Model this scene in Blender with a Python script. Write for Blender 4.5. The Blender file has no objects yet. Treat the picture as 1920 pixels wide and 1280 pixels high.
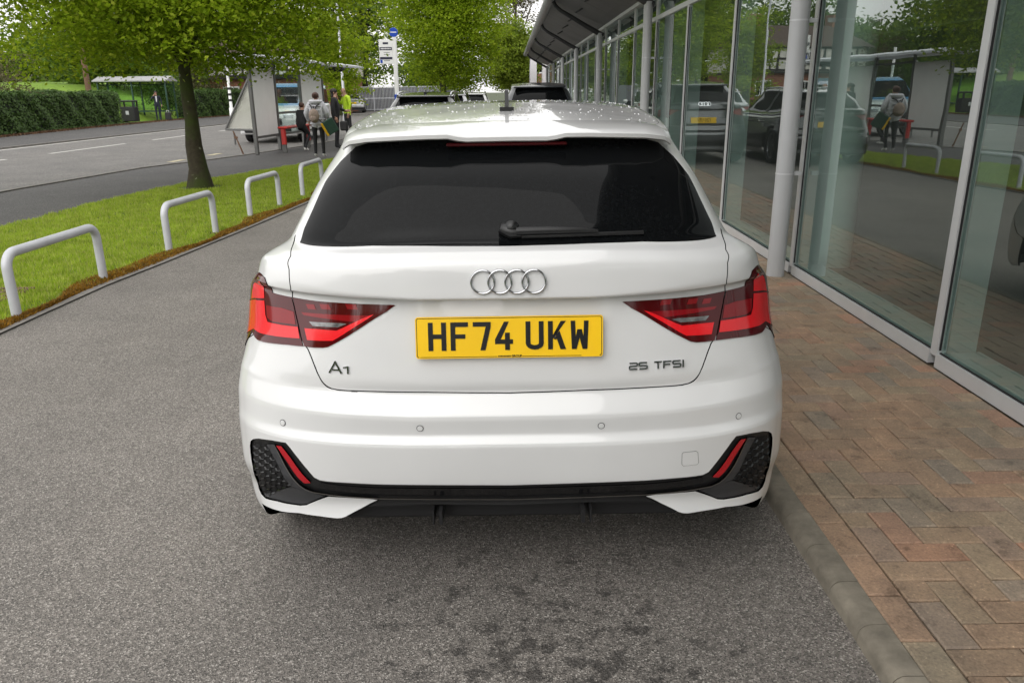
import bpy, bmesh, math, random
import numpy as np
from mathutils import Vector, Matrix
from mathutils.bvhtree import BVHTree
R_ = math.radians
scene = bpy.context.scene
COL = scene.collection
# ---------------------------------------------------------------- camera
F_PX, PITCH, ROLL, CAM_H = 1445.0, R_(17.95), R_(0.6), 1.48
cam_d = bpy.data.cameras.new('camera')
cam_d.sensor_width = 36.0
cam_d.lens = 36.0 * F_PX / 1920.0
cam_d.clip_start = 0.05
cam_d.clip_end = 3000
cam = bpy.data.objects.new('camera', cam_d)
COL.objects.link(cam)
cam.location = (0, 0, CAM_H)
cam.rotation_euler = (Matrix.Rotation(R_(90) - PITCH, 4, 'X') @ Matrix.Rotation(-ROLL, 4, 'Z')).to_euler()
scene.camera = cam
# ---------------------------------------------------------------- overcast sky and soft sun
SUN_EL, SUN_AZ = 44.0, 205.0
world = bpy.data.worlds.new('World'); scene.world = world; world.use_nodes = True
wn = world.node_tree; wn.nodes.clear()
sky = wn.nodes.new('ShaderNodeTexSky'); sky.sky_type = 'NISHITA'; sky.sun_disc = False
sky.sun_elevation = R_(SUN_EL); sky.sun_rotation = R_(SUN_AZ)
sky.air_density = 1.0; sky.dust_density = 6.0; sky.ozone_density = 1.0
hsv = wn.nodes.new('ShaderNodeHueSaturation'); hsv.inputs['Saturation'].default_value = 0.08
mixw = wn.nodes.new('ShaderNodeMix'); mixw.data_type = 'RGBA'; mixw.inputs[0].default_value = 0.72
mixw.inputs[7].default_value = (9.3, 9.15, 8.98, 1)
bg = wn.nodes.new('ShaderNodeBackground'); bg.inputs['Strength'].default_value = 0.10
wo = wn.nodes.new('ShaderNodeOutputWorld')
wn.links.new(sky.outputs[0], hsv.inputs['Color']); wn.links.new(hsv.outputs[0], mixw.inputs[6])
wn.links.new(mixw.outputs[2], bg.inputs['Color']); wn.links.new(bg.outputs[0], wo.inputs['Surface'])
sun_d = bpy.data.lights.new('sun', 'SUN'); sun_d.energy = 0.5; sun_d.angle = R_(80); sun_d.color = (1.0, 0.97, 0.93)
sun = bpy.data.objects.new('sun', sun_d); COL.objects.link(sun)
_az, _el = R_(SUN_AZ), R_(SUN_EL)
_to = Vector((math.sin(_az) * math.cos(_el), math.cos(_az) * math.cos(_el), math.sin(_el)))
sun.rotation_euler = (-_to).to_track_quat('-Z', 'Y').to_euler()
scene.view_settings.view_transform = 'Standard'; scene.view_settings.look = 'None'
scene.view_settings.gamma = 1.0; scene.view_settings.exposure = 0.84
scene.view_settings.use_curve_mapping = False
scene.cycles.use_denoising = True
scene.cycles.max_bounces = 10; scene.cycles.transparent_max_bounces = 24

# ---------------------------------------------------------------- pixel rays (photograph pixels 1920x1280 -> directions)
def ray(px, py):
    a = (px - 960) / F_PX; b = (640 - py) / F_PX
    c, s = math.cos(ROLL), math.sin(ROLL)
    dx = a * c + b * s; dy = -a * s + b * c
    return Vector((dx, math.cos(PITCH) + dy * math.sin(PITCH), -math.sin(PITCH) + dy * math.cos(PITCH)))
def gp(px, py, z=0.0):
    d = ray(px, py); t = (z - CAM_H) / d.z
    return Vector((d.x * t, d.y * t, z))
def at_y(px, py, Y):
    d = ray(px, py); t = Y / d.y
    return Vector((d.x * t, Y, CAM_H + d.z * t))

# ---------------------------------------------------------------- materials
MATS = {}
def new_mat(name):
    m = bpy.data.materials.new(name); m.use_nodes = True
    nt = m.node_tree; b = nt.nodes['Principled BSDF']
    MATS[name] = m
    return m, nt, b
def N(nt, t, **kw):
    n = nt.nodes.new(t)
    for k, v in kw.items():
        if k in n.bl_rna.properties.keys(): setattr(n, k, v)
        else: n.inputs[k].default_value = v
    return n
def L(nt, a, b): nt.links.new(a, b)
def ramp(nt, fac, stops, interp='LINEAR'):
    r = nt.nodes.new('ShaderNodeValToRGB'); r.color_ramp.interpolation = interp
    e = r.color_ramp.elements
    while len(e) < len(stops): e.new(0.5)
    for i, (p, c) in enumerate(stops):
        e[i].position = p; e[i].color = (*c, 1) if len(c) == 3 else c
    L(nt, fac, r.inputs[0]); return r
def coords(nt, scale=(1, 1, 1), kind='Object'):
    tc = nt.nodes.new('ShaderNodeTexCoord'); mp = nt.nodes.new('ShaderNodeMapping')
    mp.inputs['Scale'].default_value = scale
    L(nt, tc.outputs[kind], mp.inputs[0]); return mp.outputs[0]
def noise(nt, vec, scale, detail=3, rough=0.55):
    n = N(nt, 'ShaderNodeTexNoise', Scale=scale, Detail=detail, Roughness=rough)
    L(nt, vec, n.inputs['Vector']); return n
def mixc(nt, fac, a, b, mode='MIX'):
    m = nt.nodes.new('ShaderNodeMix'); m.data_type = 'RGBA'; m.blend_type = mode
    for v, i in ((fac, 0), (a, 6), (b, 7)):
        if isinstance(v, (int, float)): m.inputs[i].default_value = v
        elif isinstance(v, tuple): m.inputs[i].default_value = (*v, 1) if len(v) == 3 else v
        else: L(nt, v, m.inputs[i])
    return m.outputs[2]
def bump(nt, b, h, strength=0.3, dist=0.01):
    n = N(nt, 'ShaderNodeBump', Strength=strength, Distance=dist)
    L(nt, h, n.inputs['Height']); L(nt, n.outputs[0], b.inputs['Normal']); return n
def simple(name, col, rough=0.5, metal=0.0, coat=0.0, var=0.0, scale=8.0, bmp=0.0, spec=None, emis=None, world=False):
    """plain procedural material: base colour with noise variation and fine relief"""
    m, nt, b = new_mat(name)
    b.inputs['Roughness'].default_value = rough; b.inputs['Metallic'].default_value = metal
    b.inputs['Coat Weight'].default_value = coat; b.inputs['Coat Roughness'].default_value = 0.03
    if spec is not None: b.inputs['Specular IOR Level'].default_value = spec
    if emis: b.inputs['Emission Color'].default_value = (*emis[0], 1); b.inputs['Emission Strength'].default_value = emis[1]
    v = nt.nodes.new('ShaderNodeNewGeometry').outputs['Position'] if world else coords(nt)
    nz = noise(nt, v, scale, 6 if world else 4, .65 if world else .55)
    lo = tuple(max(0, c * (1 - var)) for c in col); hi = tuple(min(1, c * (1 + var)) for c in col)
    r = ramp(nt, nz.outputs[0], [(0.3, lo), (0.7, hi)])
    L(nt, r.outputs[0], b.inputs['Base Color'])
    if bmp: bump(nt, b, nz.outputs[0], bmp, 0.01)
    return m
def schlick(nt, f0):
    lw = N(nt, 'ShaderNodeLayerWeight', Blend=.5)
    pw = N(nt, 'ShaderNodeMath', operation='POWER'); L(nt, lw.outputs['Facing'], pw.inputs[0]); pw.inputs[1].default_value = 5.0
    ma = N(nt, 'ShaderNodeMath', operation='MULTIPLY_ADD'); L(nt, pw.outputs[0], ma.inputs[0]); ma.inputs[1].default_value = 1 - f0; ma.inputs[2].default_value = f0
    return ma.outputs[0]
# ---------------------------------------------------------------- object helpers
def link(o, parent=None):
    COL.objects.link(o)
    if parent is not None: o.parent = parent
    return o
def tag(o, label=None, cat=None, group=None, kind=None):
    if label: o['label'] = label
    if cat: o['category'] = cat
    if group: o['group'] = group
    if kind: o['kind'] = kind
    return o
def thing(name, label, cat, loc=(0, 0, 0), rz=0.0, group=None):
    o = bpy.data.objects.new(name, None); link(o)
    o.empty_display_size = 0.1
    o.location = loc; o.rotation_euler = (0, 0, rz)
    return tag(o, label, cat, group)
def thing_part(name, parent):
    o = bpy.data.objects.new(name, None); o.empty_display_size = .05
    return link(o, parent)
def copy_tree(o, parent=None):
    c = o.copy(); COL.objects.link(c); c.parent = parent
    for ch in o.children: copy_tree(ch, c)
    return c
class MB:
    """collects shapes for ONE mesh object"""
    def __init__(s): s.v = []; s.f = []; s.m = []; s.mi = 0
    def add(s, vs, fs):
        o = len(s.v); s.v += [tuple(p) for p in vs]
        for f in fs: s.f.append(tuple(i + o for i in f)); s.m.append(s.mi)
        return s
    def box(s, c, d, rz=0.0, bev=0.0, M=None):
        x, y, z = (q / 2 for q in d)
        if bev > 0:
            bev = min(bev, x * .9, y * .9, z * .9)
            vs = []; 
            for sx in (-1, 1):
                for sy in (-1, 1):
                    for sz in (-1, 1):
                        vs += [(sx * (x - bev), sy * (y - bev), sz * z), (sx * (x - bev), sy * y, sz * (z - bev)), (sx * x, sy * (y - bev), sz * (z - bev))]
            bm = bmesh.new(); [bm.verts.new(p) for p in vs]
            r = bmesh.ops.convex_hull(bm, input=bm.verts)
            bm.verts.index_update()
            vs = [tuple(q.co) for q in bm.verts]; fs = [[q.index for q in f.verts] for f in bm.faces]; bm.free()
        else:
            vs = [(sx * x, sy * y, sz * z) for sz in (-1, 1) for sy in (-1, 1) for sx in (-1, 1)]
            fs = [(0, 2, 3, 1), (4, 5, 7, 6), (0, 1, 5, 4), (2, 6, 7, 3), (0, 4, 6, 2), (1, 3, 7, 5)]
        T = Matrix.Translation(c) @ Matrix.Rotation(rz, 4, 'Z') if M is None else M @ Matrix.Translation(c)
        return s.add([T @ Vector(p) for p in vs], fs)
    def tube(s, path, rad, seg=10, cap=True, squash=None):
        path = [Vector(p) for p in path]; n = len(path)
        if not hasattr(rad, '__len__'): rad = [rad] * n
        vs = []; fs = []; prev = None
        for i, p in enumerate(path):
            d = (path[min(i + 1, n - 1)] - path[max(i - 1, 0)]).normalized()
            if prev is None:
                a = d.cross(Vector((0, 0, 1)))
                if a.length < 1e-3: a = d.cross(Vector((1, 0, 0)))
            else: a = prev - d * prev.dot(d)
            a.normalize(); prev = a; b = d.cross(a)
            for k in range(seg):
                t = 2 * math.pi * k / seg
                vs.append(p + (a * math.cos(t) + b * math.sin(t)) * rad[i])
        for i in range(n - 1):
            for k in range(seg):
                k2 = (k + 1) % seg
                fs.append((i * seg + k, i * seg + k2, (i + 1) * seg + k2, (i + 1) * seg + k))
        if cap: fs.append(tuple(range(seg))[::-1]); fs.append(tuple((n - 1) * seg + k for k in range(seg)))
        return s.add(vs, fs)
    def lathe(s, prof, seg=24, M=None, close=False):
        M = M or Matrix.Identity(4); vs = []; fs = []; n = len(prof)
        for r, z in prof:
            for k in range(seg):
                t = 2 * math.pi * k / seg
                vs.append(M @ Vector((r * math.cos(t), r * math.sin(t), z)))
        for i in range(n - 1 + (1 if close else 0)):
            j = (i + 1) % n
            for k in range(seg):
                k2 = (k + 1) % seg
                fs.append((i * seg + k, i * seg + k2, j * seg + k2, j * seg + k))
        return s.add(vs, fs)
    def prism(s, poly, h, M=None):
        """polygon in xy, extruded 0..h in z"""
        M = M or Matrix.Identity(4); n = len(poly)
        vs = [M @ Vector((x, y, 0)) for x, y in poly] + [M @ Vector((x, y, h)) for x, y in poly]
        fs = [tuple(range(n))[::-1], tuple(range(n, 2 * n))] + [(i, (i + 1) % n, n + (i + 1) % n, n + i) for i in range(n)]
        return s.add(vs, fs)
    def quad(s, a, b, c, d): return s.add([a, b, c, d], [(0, 1, 2, 3)])
    def ball(s, c, r, seg=12, rings=8):
        c = Vector(c); r = Vector(r) if hasattr(r, '__len__') else Vector((r, r, r))
        vs = []; fs = []
        for i in range(rings + 1):
            a = math.pi * i / rings
            for k in range(seg):
                t = 2 * math.pi * k / seg
                vs.append(c + Vector((r.x * math.sin(a) * math.cos(t), r.y * math.sin(a) * math.sin(t), r.z * math.cos(a))))
        for i in range(rings):
            for k in range(seg):
                k2 = (k + 1) % seg
                fs.append((i * seg + k, (i + 1) * seg + k, (i + 1) * seg + k2, i * seg + k2))
        return s.add(vs, fs)
    def mesh(s, name, mats, smooth=False):
        me = bpy.data.meshes.new(name); me.from_pydata(s.v, [], s.f)
        mats = mats if isinstance(mats, (list, tuple)) else [mats]
        for m in mats: me.materials.append(MATS[m] if isinstance(m, str) else m)
        if len(mats) > 1: me.polygons.foreach_set('material_index', s.m)
        bm = bmesh.new(); bm.from_mesh(me); bmesh.ops.remove_doubles(bm, verts=bm.verts, dist=1e-6)
        bmesh.ops.recalc_face_normals(bm, faces=bm.faces); bm.to_mesh(me); bm.free()
        if smooth:
            me.polygons.foreach_set('use_smooth', [True] * len(me.polygons))
            me.set_sharp_from_angle(angle=R_(smooth if smooth is not True else 40))
        return me
    def build(s, name, mats, parent=None, smooth=False):
        return link(bpy.data.objects.new(name, s.mesh(name, mats, smooth)), parent)
def raw_mesh(name, V, Fq, mat, parent=None, smooth=False):
    """large numpy meshes: V (n,3), Fq (m,3|4)"""
    V = np.asarray(V, dtype=np.float32); Fq = np.asarray(Fq, dtype=np.int32)
    me = bpy.data.meshes.new(name); k = Fq.shape[1]
    me.vertices.add(len(V)); me.vertices.foreach_set('co', V.ravel())
    me.loops.add(Fq.size); me.loops.foreach_set('vertex_index', Fq.ravel())
    me.polygons.add(len(Fq)); me.polygons.foreach_set('loop_start', np.arange(0, Fq.size, k, dtype=np.int32))
    me.polygons.foreach_set('use_smooth', np.full(len(Fq), bool(smooth)))
    me.update(calc_edges=True)
    me.materials.append(MATS[mat])
    return link(bpy.data.objects.new(name, me), parent)
def text_mesh(txt, size, depth, mat, name, parent, M, align='CENTER', bold=0.0, sx=1.0):
    cu = bpy.data.curves.new('t', 'FONT'); cu.body = txt; cu.size = size; cu.extrude = depth
    cu.align_x = align; cu.align_y = 'CENTER'; cu.offset = bold; cu.resolution_u = 3
    ob = bpy.data.objects.new('t', cu); COL.objects.link(ob)
    me = bpy.data.meshes.new_from_object(ob)
    bpy.data.objects.remove(ob); bpy.data.curves.remove(cu)
    me.transform(M @ Matrix.Diagonal((sx, 1, 1, 1))); me.materials.clear(); me.materials.append(MATS[mat]); me.name = name
    return link(bpy.data.objects.new(name, me), parent)
# ================================================================ SETTING
def asphalt(name, lo, mid, hi, scale, stain=0.0, rough=.62, warm=0.0):
    m, nt, b = new_mat(name)
    v = coords(nt)
    vo = N(nt, 'ShaderNodeTexVoronoi', Scale=scale); L(nt, v, vo.inputs['Vector'])
    sep = nt.nodes.new('ShaderNodeSeparateColor'); L(nt, vo.outputs['Color'], sep.inputs[0])
    r = ramp(nt, sep.outputs[0], [(0.0, lo), (.45, mid), (.86, tuple(c * 1.5 for c in mid)), (.97, hi)])
    n1 = noise(nt, v, 1.1, 5, .6); n2 = noise(nt, v, .25, 3)
    t1 = ramp(nt, n1.outputs[0], [(.3, (.80, .80, .80)), (.7, (1.14, 1.13, 1.12))])
    t2 = ramp(nt, n2.outputs[0], [(.3, (.92, .92, .93)), (.7, (1.08, 1.07, 1.05))])
    c = mixc(nt, 1.0, r.outputs[0], t1.outputs[0], 'MULTIPLY'); c = mixc(nt, 1.0, c, t2.outputs[0], 'MULTIPLY')
    if stain:
        n3 = noise(nt, v, 3.4, 7, .72); n4 = noise(nt, v, .55, 2)
        a = N(nt, 'ShaderNodeMath', operation='MULTIPLY'); L(nt, n3.outputs[0], a.inputs[0]); L(nt, n4.outputs[0], a.inputs[1])
        st = ramp(nt, a.outputs[0], [(.315, (0, 0, 0)), (.40, (1, 1, 1))])
        pp_ = nt.nodes.new('ShaderNodeVectorMath'); pp_.operation = 'DISTANCE'; L(nt, coords(nt, (1.0, .62, 1)), pp_.inputs[0]); pp_.inputs[1].default_value = (.12, .80, 0)
        rg = N(nt, 'ShaderNodeMapRange'); L(nt, pp_.outputs['Value'], rg.inputs[0]); rg.inputs[1].default_value = .15; rg.inputs[2].default_value = 1.25; rg.inputs[3].default_value = .25; rg.inputs[4].default_value = .0
        n5 = noise(nt, v, 12.0, 8, .72); s5 = N(nt, 'ShaderNodeMath', operation='ADD'); L(nt, n5.outputs[0], s5.inputs[0]); L(nt, rg.outputs[0], s5.inputs[1])
        st2 = ramp(nt, s5.outputs[0], [(.70, (0, 0, 0)), (.78, (1, 1, 1))])
        mxs = N(nt, 'ShaderNodeMath', operation='MAXIMUM'); L(nt, st2.outputs[0], mxs.inputs[0]); q5 = N(nt, 'ShaderNodeMath', operation='MULTIPLY'); L(nt, st.outputs[0], q5.inputs[0]); q5.inputs[1].default_value = .25; L(nt, q5.outputs[0], mxs.inputs[1])
        mm = N(nt, 'ShaderNodeMath', operation='MULTIPLY'); L(nt, mxs.outputs[0], mm.inputs[0]); mm.inputs[1].default_value = stain
        c = mixc(nt, mm.outputs[0], c, (.025, .023, .022))
        rr = N(nt, 'ShaderNodeMapRange'); L(nt, mm.outputs[0], rr.inputs[0]); rr.inputs[3].default_value = rough; rr.inputs[4].default_value = .35
        L(nt, rr.outputs[0], b.inputs['Roughness'])
    else: b.inputs['Roughness'].default_value = rough
    L(nt, c, b.inputs['Base Color'])
    d = N(nt, 'ShaderNodeMath', operation='ADD'); L(nt, vo.outputs['Distance'], d.inputs[0]); L(nt, sep.outputs[1], d.inputs[1])
    bump(nt, b, d.outputs[0], .8, .004)
    b.inputs['Specular IOR Level'].default_value = .45
    return m
asphalt('drive_asphalt', (.070, .065, .059), (.188, .173, .157), (.47, .445, .41), 235, .68)
asphalt('path_asphalt', (.034, .0335, .033), (.060, .058, .057), (.15, .148, .142), 90, 0, .7)
asphalt('road_asphalt', (.085, .082, .077), (.128, .123, .116), (.27, .26, .25), 70, 0, .7)
simple('soil', (.07, .055, .035), .95, var=.5, scale=14, bmp=.6)
simple('base_ground', (.06, .075, .035), .95, var=.4, scale=.4)
simple('sand_joint', (.12, .092, .062), .95, var=.5, scale=50, bmp=.5)
simple('kerb_stone', (.20, .178, .14), .85, var=.32, scale=11, bmp=.3, world=True)
simple('edging_stone', (.17, .16, .145), .85, var=.3, scale=9, bmp=.3)
simple('road_paint', (.62, .61, .57), .7, var=.2, scale=12)
simple('road_paint_yellow', (.46, .41, .26), .7, var=.3, scale=9)
def island_mat(name, cols, rough=.7, fine=60, bmpv=.25, trans=0.0, spec=.3, wear=None):
    """colour drawn per separate piece, with fine variation"""
    m, nt, b = new_mat(name)
    ge = nt.nodes.new('ShaderNodeNewGeometry')
    st = [(i / max(1, len(cols) - 1), c) for i, c in enumerate(cols)]
    r = ramp(nt, ge.outputs['Random Per Island'], st)
    v = coords(nt); nz = noise(nt, v, fine, 4)
    t = ramp(nt, nz.outputs[0], [(.25, (.70, .70, .70)), (.75, (1.25, 1.25, 1.25))])
    c = mixc(nt, 1.0, r.outputs[0], t.outputs[0], 'MULTIPLY')
    L(nt, c, b.inputs['Base Color']); b.inputs['Roughness'].default_value = rough
    b.inputs['Specular IOR Level'].default_value = spec
    if bmpv: bump(nt, b, nz.outputs[0], bmpv, .006)
    if trans:
        tr = nt.nodes.new('ShaderNodeBsdfTranslucent'); L(nt, c, tr.inputs['Color'])
        mx = nt.nodes.new('ShaderNodeMixShader'); mx.inputs[0].default_value = trans
        out = nt.nodes['Material Output']
        L(nt, b.outputs[0], mx.inputs[1]); L(nt, tr.outputs[0], mx.inputs[2]); L(nt, mx.outputs[0], out.inputs['Surface'])
    return m
def paver_mat():
    m, nt, b = new_mat('paver')
    oi = nt.nodes.new('ShaderNodeObjectInfo'); ge = nt.nodes.new('ShaderNodeNewGeometry')
    ad = N(nt, 'ShaderNodeMath', operation='ADD'); L(nt, oi.outputs['Random'], ad.inputs[0]); L(nt, ge.outputs['Random Per Island'], ad.inputs[1])
    fr = N(nt, 'ShaderNodeMath', operation='FRACT'); L(nt, ad.outputs[0], fr.inputs[0])
    r = ramp(nt, fr.outputs[0], [(0, (.325, .235, .165)), (.2, (.355, .240, .165)), (.42, (.335, .262, .185)), (.6, (.30, .245, .195)), (.75, (.41, .235, .158)), (.88, (.345, .278, .20)), (1, (.375, .252, .172))])
    g = nt.nodes.new('ShaderNodeNewGeometry')
    n1 = noise(nt, g.outputs['Position'], 2.2, 5, .65); n2 = noise(nt, g.outputs['Position'], 130, 3); n3 = noise(nt, g.outputs['Position'], 13, 5, .7)
    t1 = ramp(nt, n1.outputs[0], [(.3, (.70, .74, .76)), (.7, (1.15, 1.10, 1.05))])
    c = mixc(nt, 1, r.outputs[0], t1.outputs[0], 'MULTIPLY')
    t3 = ramp(nt, n3.outputs[0], [(.26, (.42, .41, .40)), (.44, (.95, .95, .95)), (.56, (1.02, 1.02, 1)), (.74, (1.32, 1.30, 1.25))])
    c = mixc(nt, 1, c, t3.outputs[0], 'MULTIPLY')
    t2 = ramp(nt, n2.outputs[0], [(.3, (.72, .72, .72)), (.55, (1, 1, 1)), (.66, (1.05, 1.05, 1.05)), (.74, (1.9, 1.9, 1.85))])
    c = mixc(nt, 1, c, t2.outputs[0], 'MULTIPLY')
    L(nt, c, b.inputs['Base Color']); b.inputs['Roughness'].default_value = .55; b.inputs['Specular IOR Level'].default_value = .4
    hb = N(nt, 'ShaderNodeMath', operation='ADD'); L(nt, n2.outputs[0], hb.inputs[0]); L(nt, n3.outputs[0], hb.inputs[1]); bump(nt, b, hb.outputs[0], .5, .004)
paver_mat()
def sheet(name, pts, z, mat, kind='structure', thick=0.0):
    b = MB()
    if thick: b.prism(pts, thick, Matrix.Translation((0, 0, z - thick)))
    else: b.add([(x, y, z) for x, y in pts], [tuple(range(len(pts)))])
    o = b.build(name, mat); tag(o, kind=kind); return o
def strip(name, left, right, z, mat, kind='structure'):
    """ground strip between two polylines given as x(y) tables"""
    ys = sorted(set([y for _, y in left] + [y for _, y in right] + list(np.arange(max(left[0][1], right[0][1]), min(left[-1][1], right[-1][1]), 1.0))))
    lo, hi = max(left[0][1], right[0][1]), min(left[-1][1], right[-1][1])
    ys = [y for y in ys if lo <= y <= hi]
    lx = np.interp(ys, [p[1] for p in left], [p[0] for p in left]); rx = np.interp(ys, [p[1] for p in right], [p[0] for p in right])
    b = MB(); V = []; Fc = []
    for i, y in enumerate(ys): V += [(lx[i], y, z), (rx[i], y, z)]
    for i in range(len(ys) - 1): Fc.append((2*i, 2*i+1, 2*i+3, 2*i+2))
    b.add(V, Fc); return tag(b.build(name, mat), kind=kind)
E1 = [(-4.0, -30), (-3.60, 0), (-3.45, 3), (-3.36, 4.8), (-3.36, 5.9), (-3.25, 6.8), (-3.14, 8), (-3.04, 9.1), (-2.90, 11.1), (-2.6, 16), (-2.3, 22), (-2.0, 30), (-1.6, 70)]
E2 = [(-6.2, -30), (-6.1, 5), (-6.08, 9.2), (-6.02, 11.8), (-5.72, 13.9), (-5.5, 14.6), (-4.24, 18.5), (-3.3, 22), (-2.5, 28), (-1.9, 40), (-1.61, 70)]
E3 = [(-8.7, -60), (-8.6, 5), (-8.46, 12.9), (-8.0, 17.2), (-7.3, 18.9), (-6.75, 21), (-6.4, 23), (-5.6, 28), (-4.6, 36), (-3.2, 60), (-2.4, 120)]
E4 = [(-15.6, -60), (-15.4, 24), (-15.2, 34), (-14.4, 60), (-12, 120)]
E5 = [(-19.5, -60), (-20.2, 30), (-20.9, 38), (-21.4, 50), (-21.0, 60), (-19, 120)]
sheet('ground', [(-900, -300), (900, -300), (900, 1500), (-900, 1500)], -.06, 'base_ground')
strip('driveway', [(x - .03, y) for x, y in E1], [(.962, -30), (.962, 70)], 0, 'drive_asphalt')
simple('turf_base', (.13, .185, .03), .95, var=.35, scale=5, bmp=.5)
strip('verge_soil', E2, E1, -.004, 'turf_base')
strip('footway', E3, [(x, y) for x, y in E2] + [(-1.6, 120)], -.008, 'path_asphalt')
strip('road', E4, [(x + .0, y) for x, y in E3], -.03, 'road_asphalt')
strip('far_footway', E5, E4, -.002, 'path_asphalt')
def follow(tab, y): return float(np.interp(y, [p[1] for p in tab], [p[0] for p in tab]))
def kerb_run(name, tab, y0, y1, dx0, dx1, z0, z1, unit, mat, group=None):
    """kerb laid in single stones"""
    st = MB(); ys = np.arange(y0, y1, 2.0)
    root = thing_part(name, None); root['kind'] = 'structure'
    y = y0
    while y < y1:
        a, c = y + .004, y + unit - .004
        xa, xc = follow(tab, a), follow(tab, c)
        b = MB(); bv = min(.02, (z1 - z0) * .4)
        prof = [(dx0, z0), (dx0, z1 - bv), (dx0 + bv * .4, z1 - bv * .3), (dx0 + bv * 1.2, z1), (dx1, z1), (dx1, z0)]
        if dx0 > dx1: pass
        V = [(xa + p, a, q) for p, q in prof] + [(xc + p, c, q) for p, q in prof]; n = len(prof)
        b.add(V, [tuple(range(n)), tuple(range(n, 2*n))[::-1]] + [(i, (i+1) % n, n + (i+1) % n, n + i) for i in range(n)])
        b.build('kerb_stone', mat, root); y += unit
    return root
kerb_run('road_kerb', E3, 5, 60, .0, .14, -.06, .012, 0.915, 'edging_stone')
kerb_run('far_kerb', E4, 14, 60, -.14, .0, -.06, .02, 2.0, 'edging_stone')
kerb_run('verge_edging', E1, 2.5, 24, .0, -.055, -.05, .012, 0.915, 'edging_stone')
# painted road markings (thin sheets just above the road)
def mark(name, pts, mat='road_paint'):
    o = MB().add([(p[0], p[1], -.024) for p in pts], [tuple(range(len(pts)))]).build(name, mat); return tag(o, kind='structure')
for y0, y1 in ((10, 14), (16, 20), (21.9, 26.2), (28.2, 32.5), (34.5, 39), (41, 45), (47, 51), (54, 58)):
    x0, x1 = -12.72 + .012 * (y0 - 22), -12.72 + .012 * (y1 - 22)
    mark('centre_line', [(x0 - .06, y0), (x0 + .06, y0), (x1 + .06, y1), (x1 - .06, y1)])
mark('edge_line', [(-15.26, 6), (-15.14, 6), (-14.95, 34), (-14.2, 60), (-14.32, 60), (-15.07, 34)])
for a_, c_ in (((226, 321), (268, 312.5)), ((318, 302), (344, 297.5)), ((392, 289.5), (412, 286))):
    a, c = gp(*a_), gp(*c_)
    mark('bay_line', [(a.x - .09, a.y), (a.x + .09, a.y), (c.x + .09, c.y), (c.x - .09, c.y)], 'road_paint_yellow')
# ---------------------------------------------------------------- grass verge, moss, leaf litter (uncountable ground cover)
rng = np.random.default_rng(7)
island_mat('grass_blade', [(.23, .34, .028), (.33, .46, .035), (.41, .52, .05), (.52, .53, .16), (.27, .39, .03)], .7, 5.0, 0, .5, .2)
island_mat('moss_blade', [(.20, .10, .012), (.32, .165, .018), (.26, .13, .02), (.14, .09, .03), (.34, .22, .06)], .85, 6.0, 0, .15, .1)
island_mat('dead_leaf', [(.10, .055, .03), (.16, .09, .05), (.07, .04, .025), (.2, .13, .08)], .8, 8, 0, .1, .2)
def blades(name, P, h, w, mat, lean=.6):
    n = len(P); a = rng.uniform(0, 2 * np.pi, n); hh = h * rng.uniform(.5, 1.25, n); ww = w * rng.uniform(.6, 1.3, n)
    dx, dy = np.cos(a), np.sin(a); la = rng.uniform(0, 2*np.pi, n); ll = hh * rng.uniform(.1, lean, n)
    V = np.zeros((n, 3, 3)); V[:, 0] = P; V[:, 1] = P
    V[:, 0, 0] -= dx * ww / 2; V[:, 0, 1] -= dy * ww / 2; V[:, 1, 0] += dx * ww / 2; V[:, 1, 1] += dy * ww / 2
    V[:, 2] = P + np.stack([np.cos(la) * ll, np.sin(la) * ll, hh], 1)
    return tag(raw_mesh(name, V.reshape(-1, 3), np.arange(n * 3).reshape(n, 3), mat), kind='stuff')
n = 260000
yy = 3.0 + 21 * rng.random(n) ** 1.5
e1 = np.interp(yy, [p[1] for p in E1], [p[0] for p in E1]); e2 = np.interp(yy, [p[1] for p in E2], [p[0] for p in E2])
tt = rng.random(n); xx = (e1 - .10) + (e2 - e1 + .10) * tt
d1 = e1 - xx
keep = (rng.random(n) < np.clip((d1 - .02) / .28, 0.05, 1)) & (((xx + 5.2) ** 2 + (yy - 13.1) ** 2) > .12)
hmul = 1.0
blades('verge_grass', np.stack([xx, yy, -.012 + .010 * (1 + np.sin(xx * 9 + np.sin(yy * 5)) * np.sin(yy * 8 + 2 * np.sin(xx * 4)))], 1)[keep], .042, .011, 'grass_blade')['label'] = 'short green grass on the verge between the driveway and the footway'
n = 42000
yy = 2.5 + 20 * rng.random(n) ** 1.4
e1 = np.interp(yy, [p[1] for p in E1], [p[0] for p in E1]); wv = .16 + .10 * np.sin(yy * 2.1) + .05 * np.sin(yy * 5.3)
dd = rng.random(n) ** 1.2 * wv
blades('verge_moss', np.stack([e1 - .03 - dd, yy, np.full(n, .0) + .02 * np.sin(np.clip(dd / wv, 0, 1) * 3.1)], 1), .024, .016, 'moss_blade', 1.2)['label'] = 'orange brown moss along the verge edging'
n = 9000
yy = rng.uniform(18, 62, n); e5 = np.interp(yy, [p[1] for p in E5], [p[0] for p in E5])
blades('leaf_litter', np.stack([e5 + .1 + .7 * rng.random(n) ** 1.6, yy, np.full(n, .0)], 1), .05, .09, 'dead_leaf', 1.5)['label'] = 'brown fallen leaves below the clipped hedge'
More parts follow.
